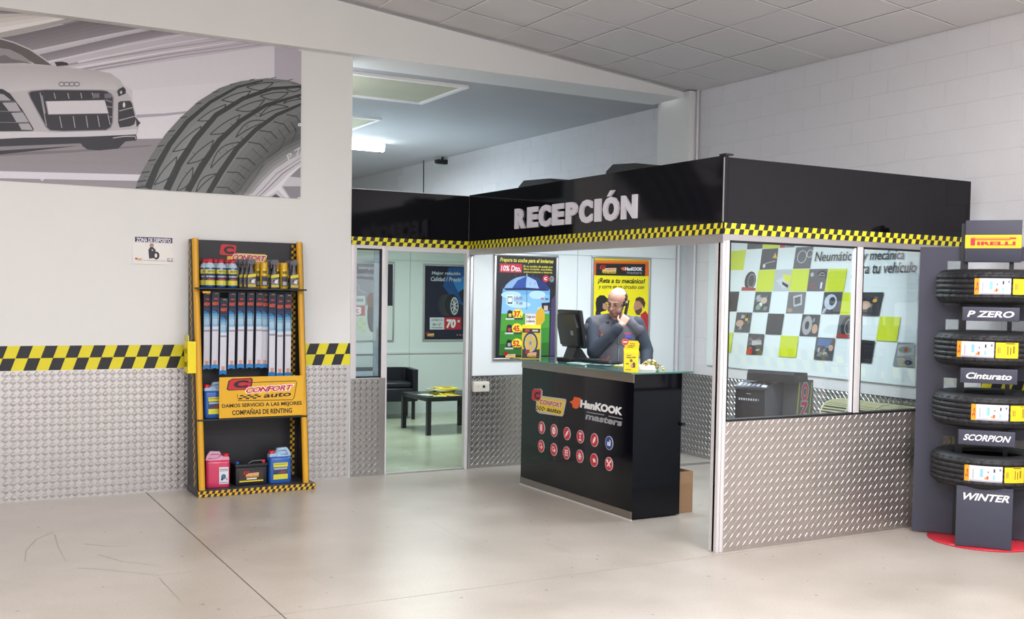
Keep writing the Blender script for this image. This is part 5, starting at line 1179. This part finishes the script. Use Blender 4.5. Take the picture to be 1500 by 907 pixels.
for (z, la, ya, lb, sd) in ((1.80, (-17, 19), (21, 48), 'top tyre on the dark stand, just under the yellow and red sign', 0), (1.37, (-34, 4.5), (6, 29), 'second tyre from the top on the stand, above the Cinturato plate', 2),
                        (.945, (-16, 21), (23, 50), 'third tyre from the top on the stand, above the SCORPION plate', 4), (.525, (-21, 17), (19, 41), 'lowest tyre on the stand, above the WINTER box', 1)):
    tyre((6.573, 5.044, z), lb, la, ya, sd)
    # the arms that carry this tyre
    o = one('tyre_arm', ts, lambda m: (m.box((-.30, -.14, z-.134), (.30, -.10, z-.120), BLACK), m.box((-.30, .10, z-.134), (.30, .14, z-.120), BLACK), m.box((-.20, -.14, z-.134), (-.17, .14, z-.12), BLACK), m.box((.11, -.14, z-.134), (.14, .14, z-.12), BLACK)))

# ================================================================== printer and heater behind the front window
pr = empty('office_printer', (5.575, 6.60, 0), R(-70), 'dark office printer on a black cabinet behind the front window beside the corner post', 'printer')
PG = mat('printer_grey', '4e4e56', .45, 0, .05, 12)
bx('cabinet', pr, (.02, .03, 0), (.26, .48, .62), BLACK, .01)
one('body', pr, lambda m: (m.box((0, 0, .62), (.262, .5, .985), mat('printer_black', '101017', .2), .01), m.prism([(.262, .62), (.268, .62), (.292, .99), (.262, .99)], (.0, .5), PG, 'y')))
one('control_panel', pr, lambda m: m.prism([(-.012, .985), (.50, .985), (.50, 1.05), (.07, 1.035), (-.012, 1.0)], (.0, .29), mat('control_panel', '3d3e47', .3), 'x'))
one('scanner_lid', pr, lambda m: m.prism([(.035, 1.05), (.285, 1.05), (.27, 1.12), (.06, 1.135), (.045, 1.11)], (.08, .48), BLACK, 'x'))
c = Canvas(lambda a, b, d: (a, -.0-d, b), d0=.001)
for i in range(9): x = .035+i*.021; c.rect(x, .895, x+.012, .912, 'c9c9d2' if i < 8 else '6f86c9')
c.rect(.10, .945, .14, .951, '9a9aa4'); c.build('buttons', pr)
c = Canvas(lambda a, b, d: (a, b, 1.0+(b+.012)*.43+d), d0=.002)
for i in range(6): c.rect(.02+i*.04, .005, .045+i*.04, .05, '8a8c9c' if i % 2 else 'aeb0bd')
c.rect(.23, .0, .27, .03, 'd9dbe0'); c.build('key_panel', pr)
sd = empty('sign_box', (5.575, 6.60, 0), R(-70), 'tall grey box with red sideways letters standing against the printer', 'box')
one('box_body', sd, lambda m: m.prism([(.16, .0), (.50, .0), (.50, 1.05), (.25, 1.06)], (.295, .42), mat('box_grey', '4c4d52', .5), 'x'))
c = Canvas(lambda a, b, d: (.42+d, a, b), d0=.001)
c.poly([(.215, .75), (.235, .75), (.275, 1.05), (.255, 1.05)], 'a3a63a'); c.poly([(.425, .75), (.445, .75), (.485, 1.03), (.468, 1.03)], 'a3a63a')
c.text('INO', (.40, .70), (.43, 1.04), (.27, .71), 'a9a6b0', .09); c.text('INO', (.39, .71), (.42, 1.03), (.28, .72), 'a8243c', .04); c.build('lettering', sd)
ac = empty('wall_convector', (6.84, 6.99, 0), 0, 'beige ribbed floor standing air unit along the block wall', 'air conditioner')
BG = mat('beige_enamel', 'c9c5a2', .45, 0, .03, 10); L = 1.45
arc = [(.02, .60), (.02, .68), (.035, .73), (.07, .775), (.12, .80), (.18, .812), (.25, .815), (.29, .81)]
def acb(m):
    m.prism([(.02, .05)]+[(a, b) for a, b in arc[:2]]+[(.29, .70), (.29, .05)], (-L, .0), BG, 'y')
    o = [(.02, .66)]+arc[1:]+[(.29, .66)]
    m.prism(o, (-.012, 0), BG, 'y'); m.prism(o, (-L, -L+.012), BG, 'y')
    for k in range(1, 5): m.prism([(a*1.0+.0, b+.004) for a, b in arc[1:]]+[(a, b-.02) for a, b in arc[:0:-1]], (-L*k/5-.008, -L*k/5), BG, 'y')
    m.box((.25, -L, .80), (.29, 0, .818), BG)
one('body', ac, acb)
one('grille_backing', ac, lambda m: m.prism([(a+.008, b-.014) for a, b in arc[1:]]+[(.28, .70), (.04, .66)], (-L+.01, -.01), mat('grille_dark', '5f6a66', .8), 'y'))
import itertools
for (a, b), (a2, b2) in zip(arc[1:], arc[2:]):
    for t in (0, .5):
        x = a+(a2-a)*t; z = b+(b2-b)*t; bx('slat', ac, (x-.004, -L+.01, z-.012), (x+.003, -.01, z), BG)
for y in (-.12, -L+.12): bx('foot', ac, (.04, y-.03, 0), (.27, y+.03, .05), BG)
# socket box on the tread plate
so = empty('socket_box', (4.63, YA-.003, .745), 0, 'white wall socket box on the tread plate beside the door post', 'socket')
bx('case', so, (.0, -.04, 0), (.172, 0, .098), mat('ivory_plastic', 'd9d4c8', .4), .005)
bx('cover', so, (.012, -.043, .028), (.16, -.039, .072), ink('cfcac0')); one('socket_hole', so, lambda m: m.cyl((.11, -.0425, .05), (.11, -.0445, .05), .014, BLACK, 16)); one('indicator', so, lambda m: m.cyl((.05, -.0425, .05), (.05, -.0445, .05), .005, gloss('8a8f9a'), 10))
# wall light switch plate inside the booth at the conduit
# ================================================================== WAITING ROOM FURNITURE
NAVY = mat('dark_navy_vinyl', '14141f', .35, 0, .05, 8)
so2 = empty('tub_armchair', (5.40, 13.58, 0), R(-10), 'dark navy tub armchair against the waiting room wall', 'armchair')
one('seat_base', so2, lambda m: m.box((-.46, -.26, .24), (.42, .26, .42), NAVY, .02)); one('seat_cushion', so2, lambda m: m.box((-.40, -.25, .42), (.35, .18, .50), NAVY, .03))
def backr(m):
    pts = []; N = 14
    o = [(-.46, -.27), (-.46, .22), (-.38, .28), (.34, .28), (.42, .22), (.42, -.27), (.35, -.27), (.35, .17), (.30, .205), (-.34, .205), (-.39, .17), (-.39, -.27)]
    m.prism(o, (.25, .665), NAVY, 'z')
one('backrest', so2, backr)
for sx in (-.40, .37):
    for sy in (-.22, .20): bx('leg', so2, (sx-.02, sy-.02, 0), (sx+.02, sy+.02, .245), BLACK)
wt = empty('low_table', (5.225, 11.71, 0), 0, 'black square low table with magazines in the waiting room', 'table')
BT = mat('black_lacquer_table', '1a1a22', .3, 0, .05, 8)
bx('table_top', wt, (0, 0, .40), (.82, .80, .45), BT, .003)
for x in (.0, .77):
    for y in (.0, .75): bx('leg', wt, (x, y, 0), (x+.05, y+.05, .40), BT)
mg = [(5.62, 12.15, 5, 'd8cf3a', 'yellow magazine at the bottom of the pile on the low table'), (5.64, 12.17, -12, '6a6a4a', 'olive magazine in the middle of the pile on the low table'), (5.60, 12.16, 20, 'c9c5a8', 'cream magazine near the top of the pile on the low table'), (5.66, 12.14, -4, 'e2d93a', 'bright yellow magazine on top of the pile on the low table')]
z = .4503
for i, (x, y, rz, col, lb) in enumerate(mg):
    t = empty('magazine', (x, y, z), R(rz), lb, 'magazine', 'magazines piled on the low table'); bx('pages', t, (-.11, -.15, 0), (.11, .15, .018), ink(col), .001)
    c = Canvas(lambda a, b, d: (a, b, .018+d)); c.rect(-.09, .05, .09, .12, 'a8302e' if i == 3 else '3a3c34'); c.rect(-.07, -.1, .06, .0, '4a5a3a'); c.build('cover_print', t); z += .0185
for (x, y, rz, col, lb) in ((5.36, 12.02, 15, 'bfc9b4', 'pale leaflet lying flat on the left of the low table'), (5.45, 11.87, -20, 'd9d03e', 'yellow leaflet lying flat near the front corner of the low table'), (5.62, 11.90, 8, 'd9b93a', 'amber leaflet lying flat in front of the magazine pile')):
    t = empty('leaflet', (x, y, .4503), R(rz), lb, 'leaflet', 'leaflets on the low table'); bx('paper', t, (-.08, -.11, 0), (.08, .11, .003), ink(col)); c = Canvas(lambda a, b, d: (a, b, .003+d)); c.rect(-.06, -.06, .06, .02, '9aa78c'); c.build('print', t)

# ================================================================== REAR CEILING FITTINGS
def hatch(x0, x1, y0, y1, lb):
    t = empty('ceiling_skylight', ((x0+x1)/2, (y0+y1)/2, 3.79), 0, lb, 'skylight', 'framed skylight panels in the rear ceiling')
    w_, h_ = (x1-x0)/2, (y1-y0)/2
    one('frame', t, lambda m: (m.box((-w_, -h_, -.03), (w_, -h_+.05, 0), TBAR), m.box((-w_, h_-.05, -.03), (w_, h_, 0), TBAR), m.box((-w_, -h_+.05, -.03), (-w_+.05, h_-.05, 0), TBAR), m.box((w_-.05, -h_+.05, -.03), (w_, h_-.05, 0), TBAR)))
    bx('diffuser', t, (-w_+.05, -h_+.05, -.012), (w_-.05, h_-.05, -.001), mat('aged_diffuser', 'b7b69c', .6, 0, .15, 2))
hatch(3.45, 4.86, 9.97, 11.15, 'nearer large framed skylight panel in the grey rear ceiling'); hatch(3.45, 4.90, 12.45, 13.6, 'farther framed skylight panel in the grey rear ceiling, half hidden by the wall')
def tube(x0, x1, y, lb, rz=0, z=3.70):
    t = empty('tube_light', ((x0+x1)/2, y, z), rz, lb, 'lamp', 'fluorescent tube lights in the rear hall'); w_ = (x1-x0)/2
    bx('housing', t, (-w_, -.05, .03), (w_, .05, .09), WALU, .004); one('tube', t, lambda m: m.cyl((-w_+.02, 0, 0), (w_-.02, 0, 0), .028, TUBE, 14)); one('end_cap', t, lambda m: (m.box((-w_, -.02, -.02), (-w_+.02, .02, .03), WALU), m.box((w_-.02, -.02, -.02), (w_, .02, .03), WALU)))
tube(4.55, 5.80, 14.61, 'glowing fluorescent tube on the rear ceiling, the farther one'); tube(2.3, 3.49, 9.95, 'end of a fluorescent tube peeping past the left wall edge below the beam', 0, 3.70)
cc = empty('security_camera', (7.10, 15.47, 3.79), 0, 'tiny black security camera where the rear ceiling meets the block wall', 'camera')
one('camera_body', cc, lambda m: m.box((-.09, -.05, -.11), (.09, .05, -.04), BLACK, .01)); one('mount', cc, lambda m: m.cyl((0, 0, 0), (0, 0, -.05), .02, BLACK, 8)); one('lens', cc, lambda m: m.cyl((-.09, 0, -.075), (-.12, 0, -.075), .03, BLACK, 12))
one('hanging_cable', None, lambda m: m.tube([(7.04, 16.05, 3.79), (7.045, 16.05, 3.0), (7.05, 16.05, 2.0)], .009, BLACK, 6), label='thin dark cable hanging down the wall behind the black board', cat='cable')
for (x, y) in ((5.6, 8.0), (5.7, 6.6)):
    t = empty('ceiling_lamp', (x, y, 2.5), 0, 'flush fluorescent fitting under the booth roof near the %s' % ('posters' if y > 7 else 'banner'), 'lamp'); bx('housing', t, (-.62, -.1, -.0), (.62, .1, -.0), WALU) if False else bx('housing', t, (-.62, -.08, -.02), (.62, .08, 0), WALU, .004) 

# ================================================================== THE MAN
from mathutils import noise as _nz
mnr = empty('person', (5.47, 8.18, 0), R(-34), 'balding man with glasses in a grey work jacket standing phoning behind the desk', 'person')
SKIN = mat('skin', 'bf8f7d', .5, 0, .06, 25); JK = mat('grey_workwear', '5a5860', .8, 0, .08, 14, .3, 220); SLV = mat('dark_sleeve_fleece', '363c48', .85, 0, .08, 14, .3, 220); TRO = mat('dark_trousers', '2a2b33', .85, 0, .08, 14)
def fuse(mb, name, parent, voxel, smooth=4, fac=.5):
    o = bpy.data.objects.new(name, mb.mesh(name)); COL.objects.link(o)
    r = o.modifiers.new('r', 'REMESH'); r.mode = 'VOXEL'; r.voxel_size = voxel; r.use_smooth_shade = True
    if smooth: s_ = o.modifiers.new('s', 'SMOOTH'); s_.iterations = smooth; s_.factor = fac
    dg = bpy.context.evaluated_depsgraph_get(); me = bpy.data.meshes.new_from_object(o.evaluated_get(dg)); me.name = name
    m0 = mb.mats[0]; me.materials.clear(); me.materials.append(m0)
    bpy.data.objects.remove(o)
    for p in me.polygons: p.use_smooth = True; p.material_index = 0
    return link(name, me, parent)
HM = Matrix.Translation((.03, -.035, 1.635)) @ Matrix.Rotation(R(-24), 4, 'Z') @ Matrix.Rotation(R(9), 4, 'Y') @ Matrix.Rotation(R(22), 4, 'X') @ Matrix.Scale(1.06, 4)
def Hp(x, y, z): return tuple(HM @ Vector((x, y, z)))
body = MB()
body.T = HM
body.ell((0, .012, .028), (.079, .098, .092), SKIN, 24); body.ell((0, -.02, -.03), (.066, .075, .078), SKIN, 20); body.ell((0, -.045, -.085), (.042, .04, .03), SKIN, 16)
body.ell((-.034, -.055, -.045), (.03, .03, .036), SKIN, 12); body.ell((.034, -.055, -.045), (.03, .03, .036), SKIN, 12)
body.ell((0, -.075, .024), (.05, .02, .014), SKIN, 12)                                        # brow
body.cap((0, -.092, .012), (0, -.112, -.026), .009, .014, SKIN, 10); body.ell((-.012, -.10, -.03), (.009, .01, .007), SKIN, 8); body.ell((.012, -.10, -.03), (.009, .01, .007), SKIN, 8)
body.ell((0, -.088, -.056), (.024, .012, .007), SKIN, 10); body.ell((0, -.086, -.068), (.02, .012, .007), SKIN, 10)
for s_ in (-1, 1):
    body.ell((s_*.080, .012, -.005), (.009, .02, .031), SKIN, 12, Matrix.Rotation(R(s_*18), 3, 'Z'))
body.T = Matrix()
body.cap((.025, .02, 1.56), (.0, .04, 1.40), .058, .066, SKIN)                                # neck
body.ell((0, .03, 1.28), (.19, .12, .20), SKIN, 20); body.ell((0, .0, 1.08), (.185, .15, .18), SKIN, 20); body.ell((0, .02, .95), (.18, .135, .13), SKIN, 20)
def arm(S, E_, W): body.cap(S, E_, .055, .045, SKIN); body.cap(E_, W, .043, .028, SKIN)
Rs, Re, Rw = (-.185, .03, 1.43), (-.165, -.15, 1.19), (.072, -.185, 1.43)
Ls, Le, Lw = (.21, .03, 1.44), (.305, .01, 1.20), (.30, -.12, 1.02)
arm(Rs, Re, Rw); arm(Ls, Le, Lw)
for sx in (-1, 1): body.cap((sx*.10, .02, .92), (sx*.11, .0, .50), .095, .06, SKIN); body.cap((sx*.11, .0, .50), (sx*.12, .03, .10), .058, .04, SKIN); body.cap((sx*.12, .04, .06), (sx*.13, -.11, .035), .04, .035, SKIN)
# right hand round the phone
def hand(W, fwd, up, side, curls, m, thumb):
    """W wrist, fwd towards the fingers, side from the little finger to the index, up = back of the hand"""
    W = Vector(W); f = Vector(fwd).normalized(); s_ = Vector(side).normalized(); u = f.cross(s_) if up > 0 else s_.cross(f)
    for k in range(4):
        o = -.030+.020*k; m.cap(W+s_*o*.6, W+f*.085+s_*o, .014, .0125, SKIN, 10)
    lens = (.062, .075, .080, .072)
    for k in range(4):
        o = -.030+.020*k; p = W+f*.085+s_*o; d = f.copy(); r = .0095
        for j, (seg, cu) in enumerate(zip((.45, .32, .23), curls[k])):
            d = (d*math.cos(R(cu))-u*math.sin(R(cu))).normalized(); q = p+d*lens[k]*seg; m.cap(p, q, r, r*.9, SKIN, 10); p = q; r *= .92
    # thumb leaves the index side near the wrist
    p = W+s_*.022+f*.02; d = (f*.6+s_*.7-u*thumb).normalized()
    for seg, r in ((.038, .0125), (.03, .011), (.024, .0098)):
        q = p+d*seg; m.cap(p, q, r, r*.92, SKIN, 10); p = q; d = (d+f*.35-s_*.25-u*.15).normalized()
hand(Rw, (.055, .05, .10), 1, (-.75, .0, .35), ((55, 60, 40), (50, 60, 40), (45, 55, 35), (35, 45, 30)), body, .4)
hand(Lw, (-.02, -.05, -.09), 1, (-.3, -.8, .4), ((25, 30, 20),)*4, body, .3)
b_ = fuse(body, 'body', mnr, .0062, 3)
# clothes
jk = MB()
jk.ell((0, .03, 1.27), (.225, .15, .215), JK, 24); jk.ell((0, -.005, 1.08), (.222, .185, .22), JK, 24); jk.ell((0, .01, .94), (.21, .165, .14), JK, 24)
jk.cap((-.18, .035, 1.435), (0, .05, 1.455), .075, .085, JK); jk.cap((.19, .035, 1.435), (0, .05, 1.455), .075, .085, JK)
jk.cap((-.165, .03, 1.41), (-.195, .015, 1.385), .092, .082, JK); jk.cap((.185, .03, 1.41), (.215, .02, 1.385), .092, .082, JK)
o_j = fuse(jk, 'vest', mnr, .009, 6)
sl_ = MB(); sl_.cap(Rs, Re, .074, .066, SLV); sl_.cap(Re, (.035, -.185, 1.395), .068, .046, SLV); sl_.cap((.02, -.185, 1.375), (.042, -.184, 1.403), .05, .05, SLV)
rr_ = random.Random(5)
for k in range(9): t = k/8; p = Vector(Re).lerp(Vector(Rw), t*.85); sl_.ell(p+Vector((rr_.uniform(-.01, .01), -.015, rr_.uniform(-.02, .01))), (.05-.012*t, .05-.012*t, .06-.015*t), SLV, 10, Matrix.Rotation(R(40), 3, 'Y'))
fuse(sl_, 'sleeve', mnr, .009, 4)
sl2 = MB(); sl2.cap(Ls, Le, .073, .064, SLV); sl2.cap(Le, Lw, .064, .045, SLV); sl2.ell((.305, -.01, 1.14), (.062, .065, .05), SLV, 12); sl2.ell((.30, -.05, 1.09), (.055, .06, .03), SLV, 12)
fuse(sl2, 'sleeve', mnr, .009, 4)
# collar: open ring standing round the neck
cl = MB(); N = 30
ring = []
for i in range(N+1):
    a = R(-90+28+(360-56)*i/N); k_ = .5+.5*math.cos(R(360*i/N)); up = .045+.02*(1-k_)
    ring.append(((.098*math.cos(a)+.008), (.092*math.sin(a)+.035), 1.455-.05*k_*.9, up))
vs = []; fs = []
for i, (x, y, z, up) in enumerate(ring):
    nx, ny = (x-.008), (y-.035); l = math.hypot(nx, ny); nx /= l; ny /= l
    vs += [(x+nx*.03, y+ny*.03, z-.02), (x+nx*.012, y+ny*.012, z+up), (x+nx*.0, y+ny*.0, z+up+.004), (x-nx*.008, y-ny*.008, z-.02)]
for i in range(N):
    for j in range(4): fs.append([4*i+j, 4*(i+1)+j, 4*(i+1)+(j+1) % 4, 4*i+(j+1) % 4])
fs += [[3, 2, 1, 0], [4*N, 4*N+1, 4*N+2, 4*N+3]]
cl.add(vs, fs, SLV, True); cl.build('collar', mnr)
# zip, piping and badges laid onto the vest by looking along the chest
from mathutils.bvhtree import BVHTree
def bvh_of(o):
    return BVHTree.FromPolygons([v.co.copy() for v in o.data.vertices], [list(p.vertices) for p in o.data.polygons])
BV = bvh_of(o_j)
def chest(a, b, d):
    h = BV.ray_cast(Vector((a, -1, b)), Vector((0, 1, 0)))
    y = h[0].y if h[0] is not None else -.15
    return (a, y-.002-d, b)
def fine(c, pts, wd, col, n=10):
    P = []
    for (a, b) in zip(pts, pts[1:]): P += [(a[0]+(b[0]-a[0])*i/n, a[1]+(b[1]-a[1])*i/n) for i in range(n)]
    P.append(pts[-1]); c.stroke(P, wd, col)
def patch(c, x0, z0, x1, z1, col, n=6):
    vs = []; fs = []
    for i in range(n+1):
        for j in range(n+1): vs.append((x0+(x1-x0)*i/n, z0+(z1-z0)*j/n))
    fs = [[i*(n+1)+j, (i+1)*(n+1)+j, (i+1)*(n+1)+j+1, i*(n+1)+j+1] for i in range(n) for j in range(n)]; c.faces(vs, fs, col)
c = Canvas(chest, None, d0=.002)
fine(c, [(.045, 1.40), (.055, 1.2), (.05, .98)], .016, '25262e'); fine(c, [(.047, 1.38), (.056, 1.2), (.052, .99)], .004, '8a8a92')
fine(c, [(-.15, 1.42), (-.10, 1.34), (-.055, 1.30)], .005, '8c3440')
c.build('zip', mnr)
c = Canvas(chest, None, d0=.0025); patch(c, -.115, 1.325, -.045, 1.352, '6a5a48'); c.t('SERVICIO', -.108, 1.33, -.05, 1.347, 'c98a4a', .03); patch(c, -.13, 1.335, -.112, 1.36, 'a83038', 3); c.build('chest_badge', mnr)
c = Canvas(chest, None, d0=.0025); patch(c, .10, 1.345, .165, 1.362, 'a83a4a'); patch(c, .105, 1.318, .17, 1.343, '3f4fa8'); patch(c, .12, 1.305, .155, 1.316, '6a3f8c'); c.build('chest_badge', mnr)
c = Canvas(chest, None, d0=.0025); patch(c, .115, 1.21, .13, 1.275, 'b03028', 4); fine(c, [(-.10, 1.13), (-.05, 1.12), (-.03, 1.155)], .012, 'a83c30', 6); c.build('pocket_zip', mnr)
tr = MB()
tr.ell((0, .02, .93), (.195, .15, .13), TRO, 20)
for sx in (-1, 1): tr.cap((sx*.10, .02, .90), (sx*.11, .0, .50), .11, .085, TRO); tr.cap((sx*.11, .0, .50), (sx*.12, .03, .09), .082, .07, TRO)
fuse(tr, 'trousers', mnr, .012, 4)
for sx in (-1, 1):
    sh = MB(); sh.ell((sx*.125, -.03, .045), (.052, .145, .045), BLACK, 16); sh.ell((sx*.12, .045, .07), (.05, .06, .06), BLACK, 14); o = fuse(sh, 'shoe', mnr, .009, 2)
    for v in o.data.vertices: v.co.z = max(v.co.z, .0)
# hair: fringe round the sides and back
hr = MB(); hr.T = HM; HAIR = mat('dark_hair', '2e2622', .7, 0, .2, 60)
bm = bmesh.new(); bmesh.ops.create_uvsphere(bm, u_segments=32, v_segments=24, radius=1)
for v in list(bm.verts):
    p = Vector((v.co.x*.0825, v.co.y*.1015+.012, v.co.z*.0955+.028)); v.co = p
dele = [v for v in bm.verts if v.co.z > .082-.12*max(0, -(v.co.y))/.1-(.0 if v.co.y > .0 else .02) and not (v.co.y > .075 and v.co.z < .09) or v.co.z < -.035 or v.co.y < -.048]
bmesh.ops.delete(bm, geom=dele, context='VERTS')
bmesh.ops.solidify(bm, geom=bm.faces[:], thickness=.004)
hr.bm(bm, HAIR, True); hr.build('hair', mnr)
# brows, eyes, lips
for s_ in (-1, 1):
    fc = MB(); fc.T = HM; fc.cap((s_*.018, -.096, .030), (s_*.048, -.083, .033), .0035, .0025, HAIR, 8); fc.build('eyebrow', mnr)
ey = MB(); ey.T = HM
for s_ in (-1, 1): ey.ell((s_*.032, -.080, .006), (.013, .009, .0065), mat('eyelid', 'a87868', .5), 12); ey.ell((s_*.032, -.0865, .003), (.009, .004, .003), mat('eye_dark', '2a201c', .2), 10)
ey.build('eyes', mnr)
lp = MB(); lp.T = HM; lp.ell((0, -.0975, -.059), (.019, .005, .003), mat('lips', '9a5a50', .5), 10); lp.ell((0, -.096, -.066), (.017, .005, .0035), MATS['lips'], 10); lp.build('lips', mnr)
st = MB(); st.T = HM
gl = MB(); gl.T = HM; GF = mat('dark_spectacle_frame', '2a2a30', .3)
for s_ in (-1, 1):
    pts = [(s_*.033+.023*math.cos(R(a)), -.103+.010*abs(math.cos(R(a)))*(1 if math.cos(R(a))*s_ > 0 else 0), .001+.0145*math.sin(R(a))) for a in range(0, 361, 24)]
    gl.tube(pts, .0013, GF, 6); gl.tube([(s_*.056, -.094, .004), (s_*.078, -.06, .008), (s_*.087, .01, .008)], .0018, GF, 6)
gl.tube([(-.010, -.103, .004), (0, -.107, .007), (.010, -.103, .004)], .0013, GF, 6); gl.build('glasses', mnr)
# the phone in his hand (a thing of its own)
ph = empty('mobile_phone', (0, 0, 0), 0, 'dark handset held to the ear of the man behind the desk', 'phone')
MM = Matrix.Translation((5.47, 8.18, 0)) @ Matrix.Rotation(R(-34), 4, 'Z')
ph.matrix_world = MM @ HM @ Matrix.Translation((.101, -.035, -.055)) @ Matrix.Rotation(R(-28), 4, 'X') @ Matrix.Rotation(R(8), 4, 'Z')
one('handset', ph, lambda m: m.box((-.008, -.026, -.07), (.008, .026, .075), BLACK, .006))
one('screen', ph, lambda m: m.box((-.0086, -.022, -.05), (-.0079, .022, .05), mat('phone_screen', '1a2430', .1)))
one('antenna', ph, lambda m: m.cyl((0, .018, .07), (0, .018, .10), .006, BLACK, 8))
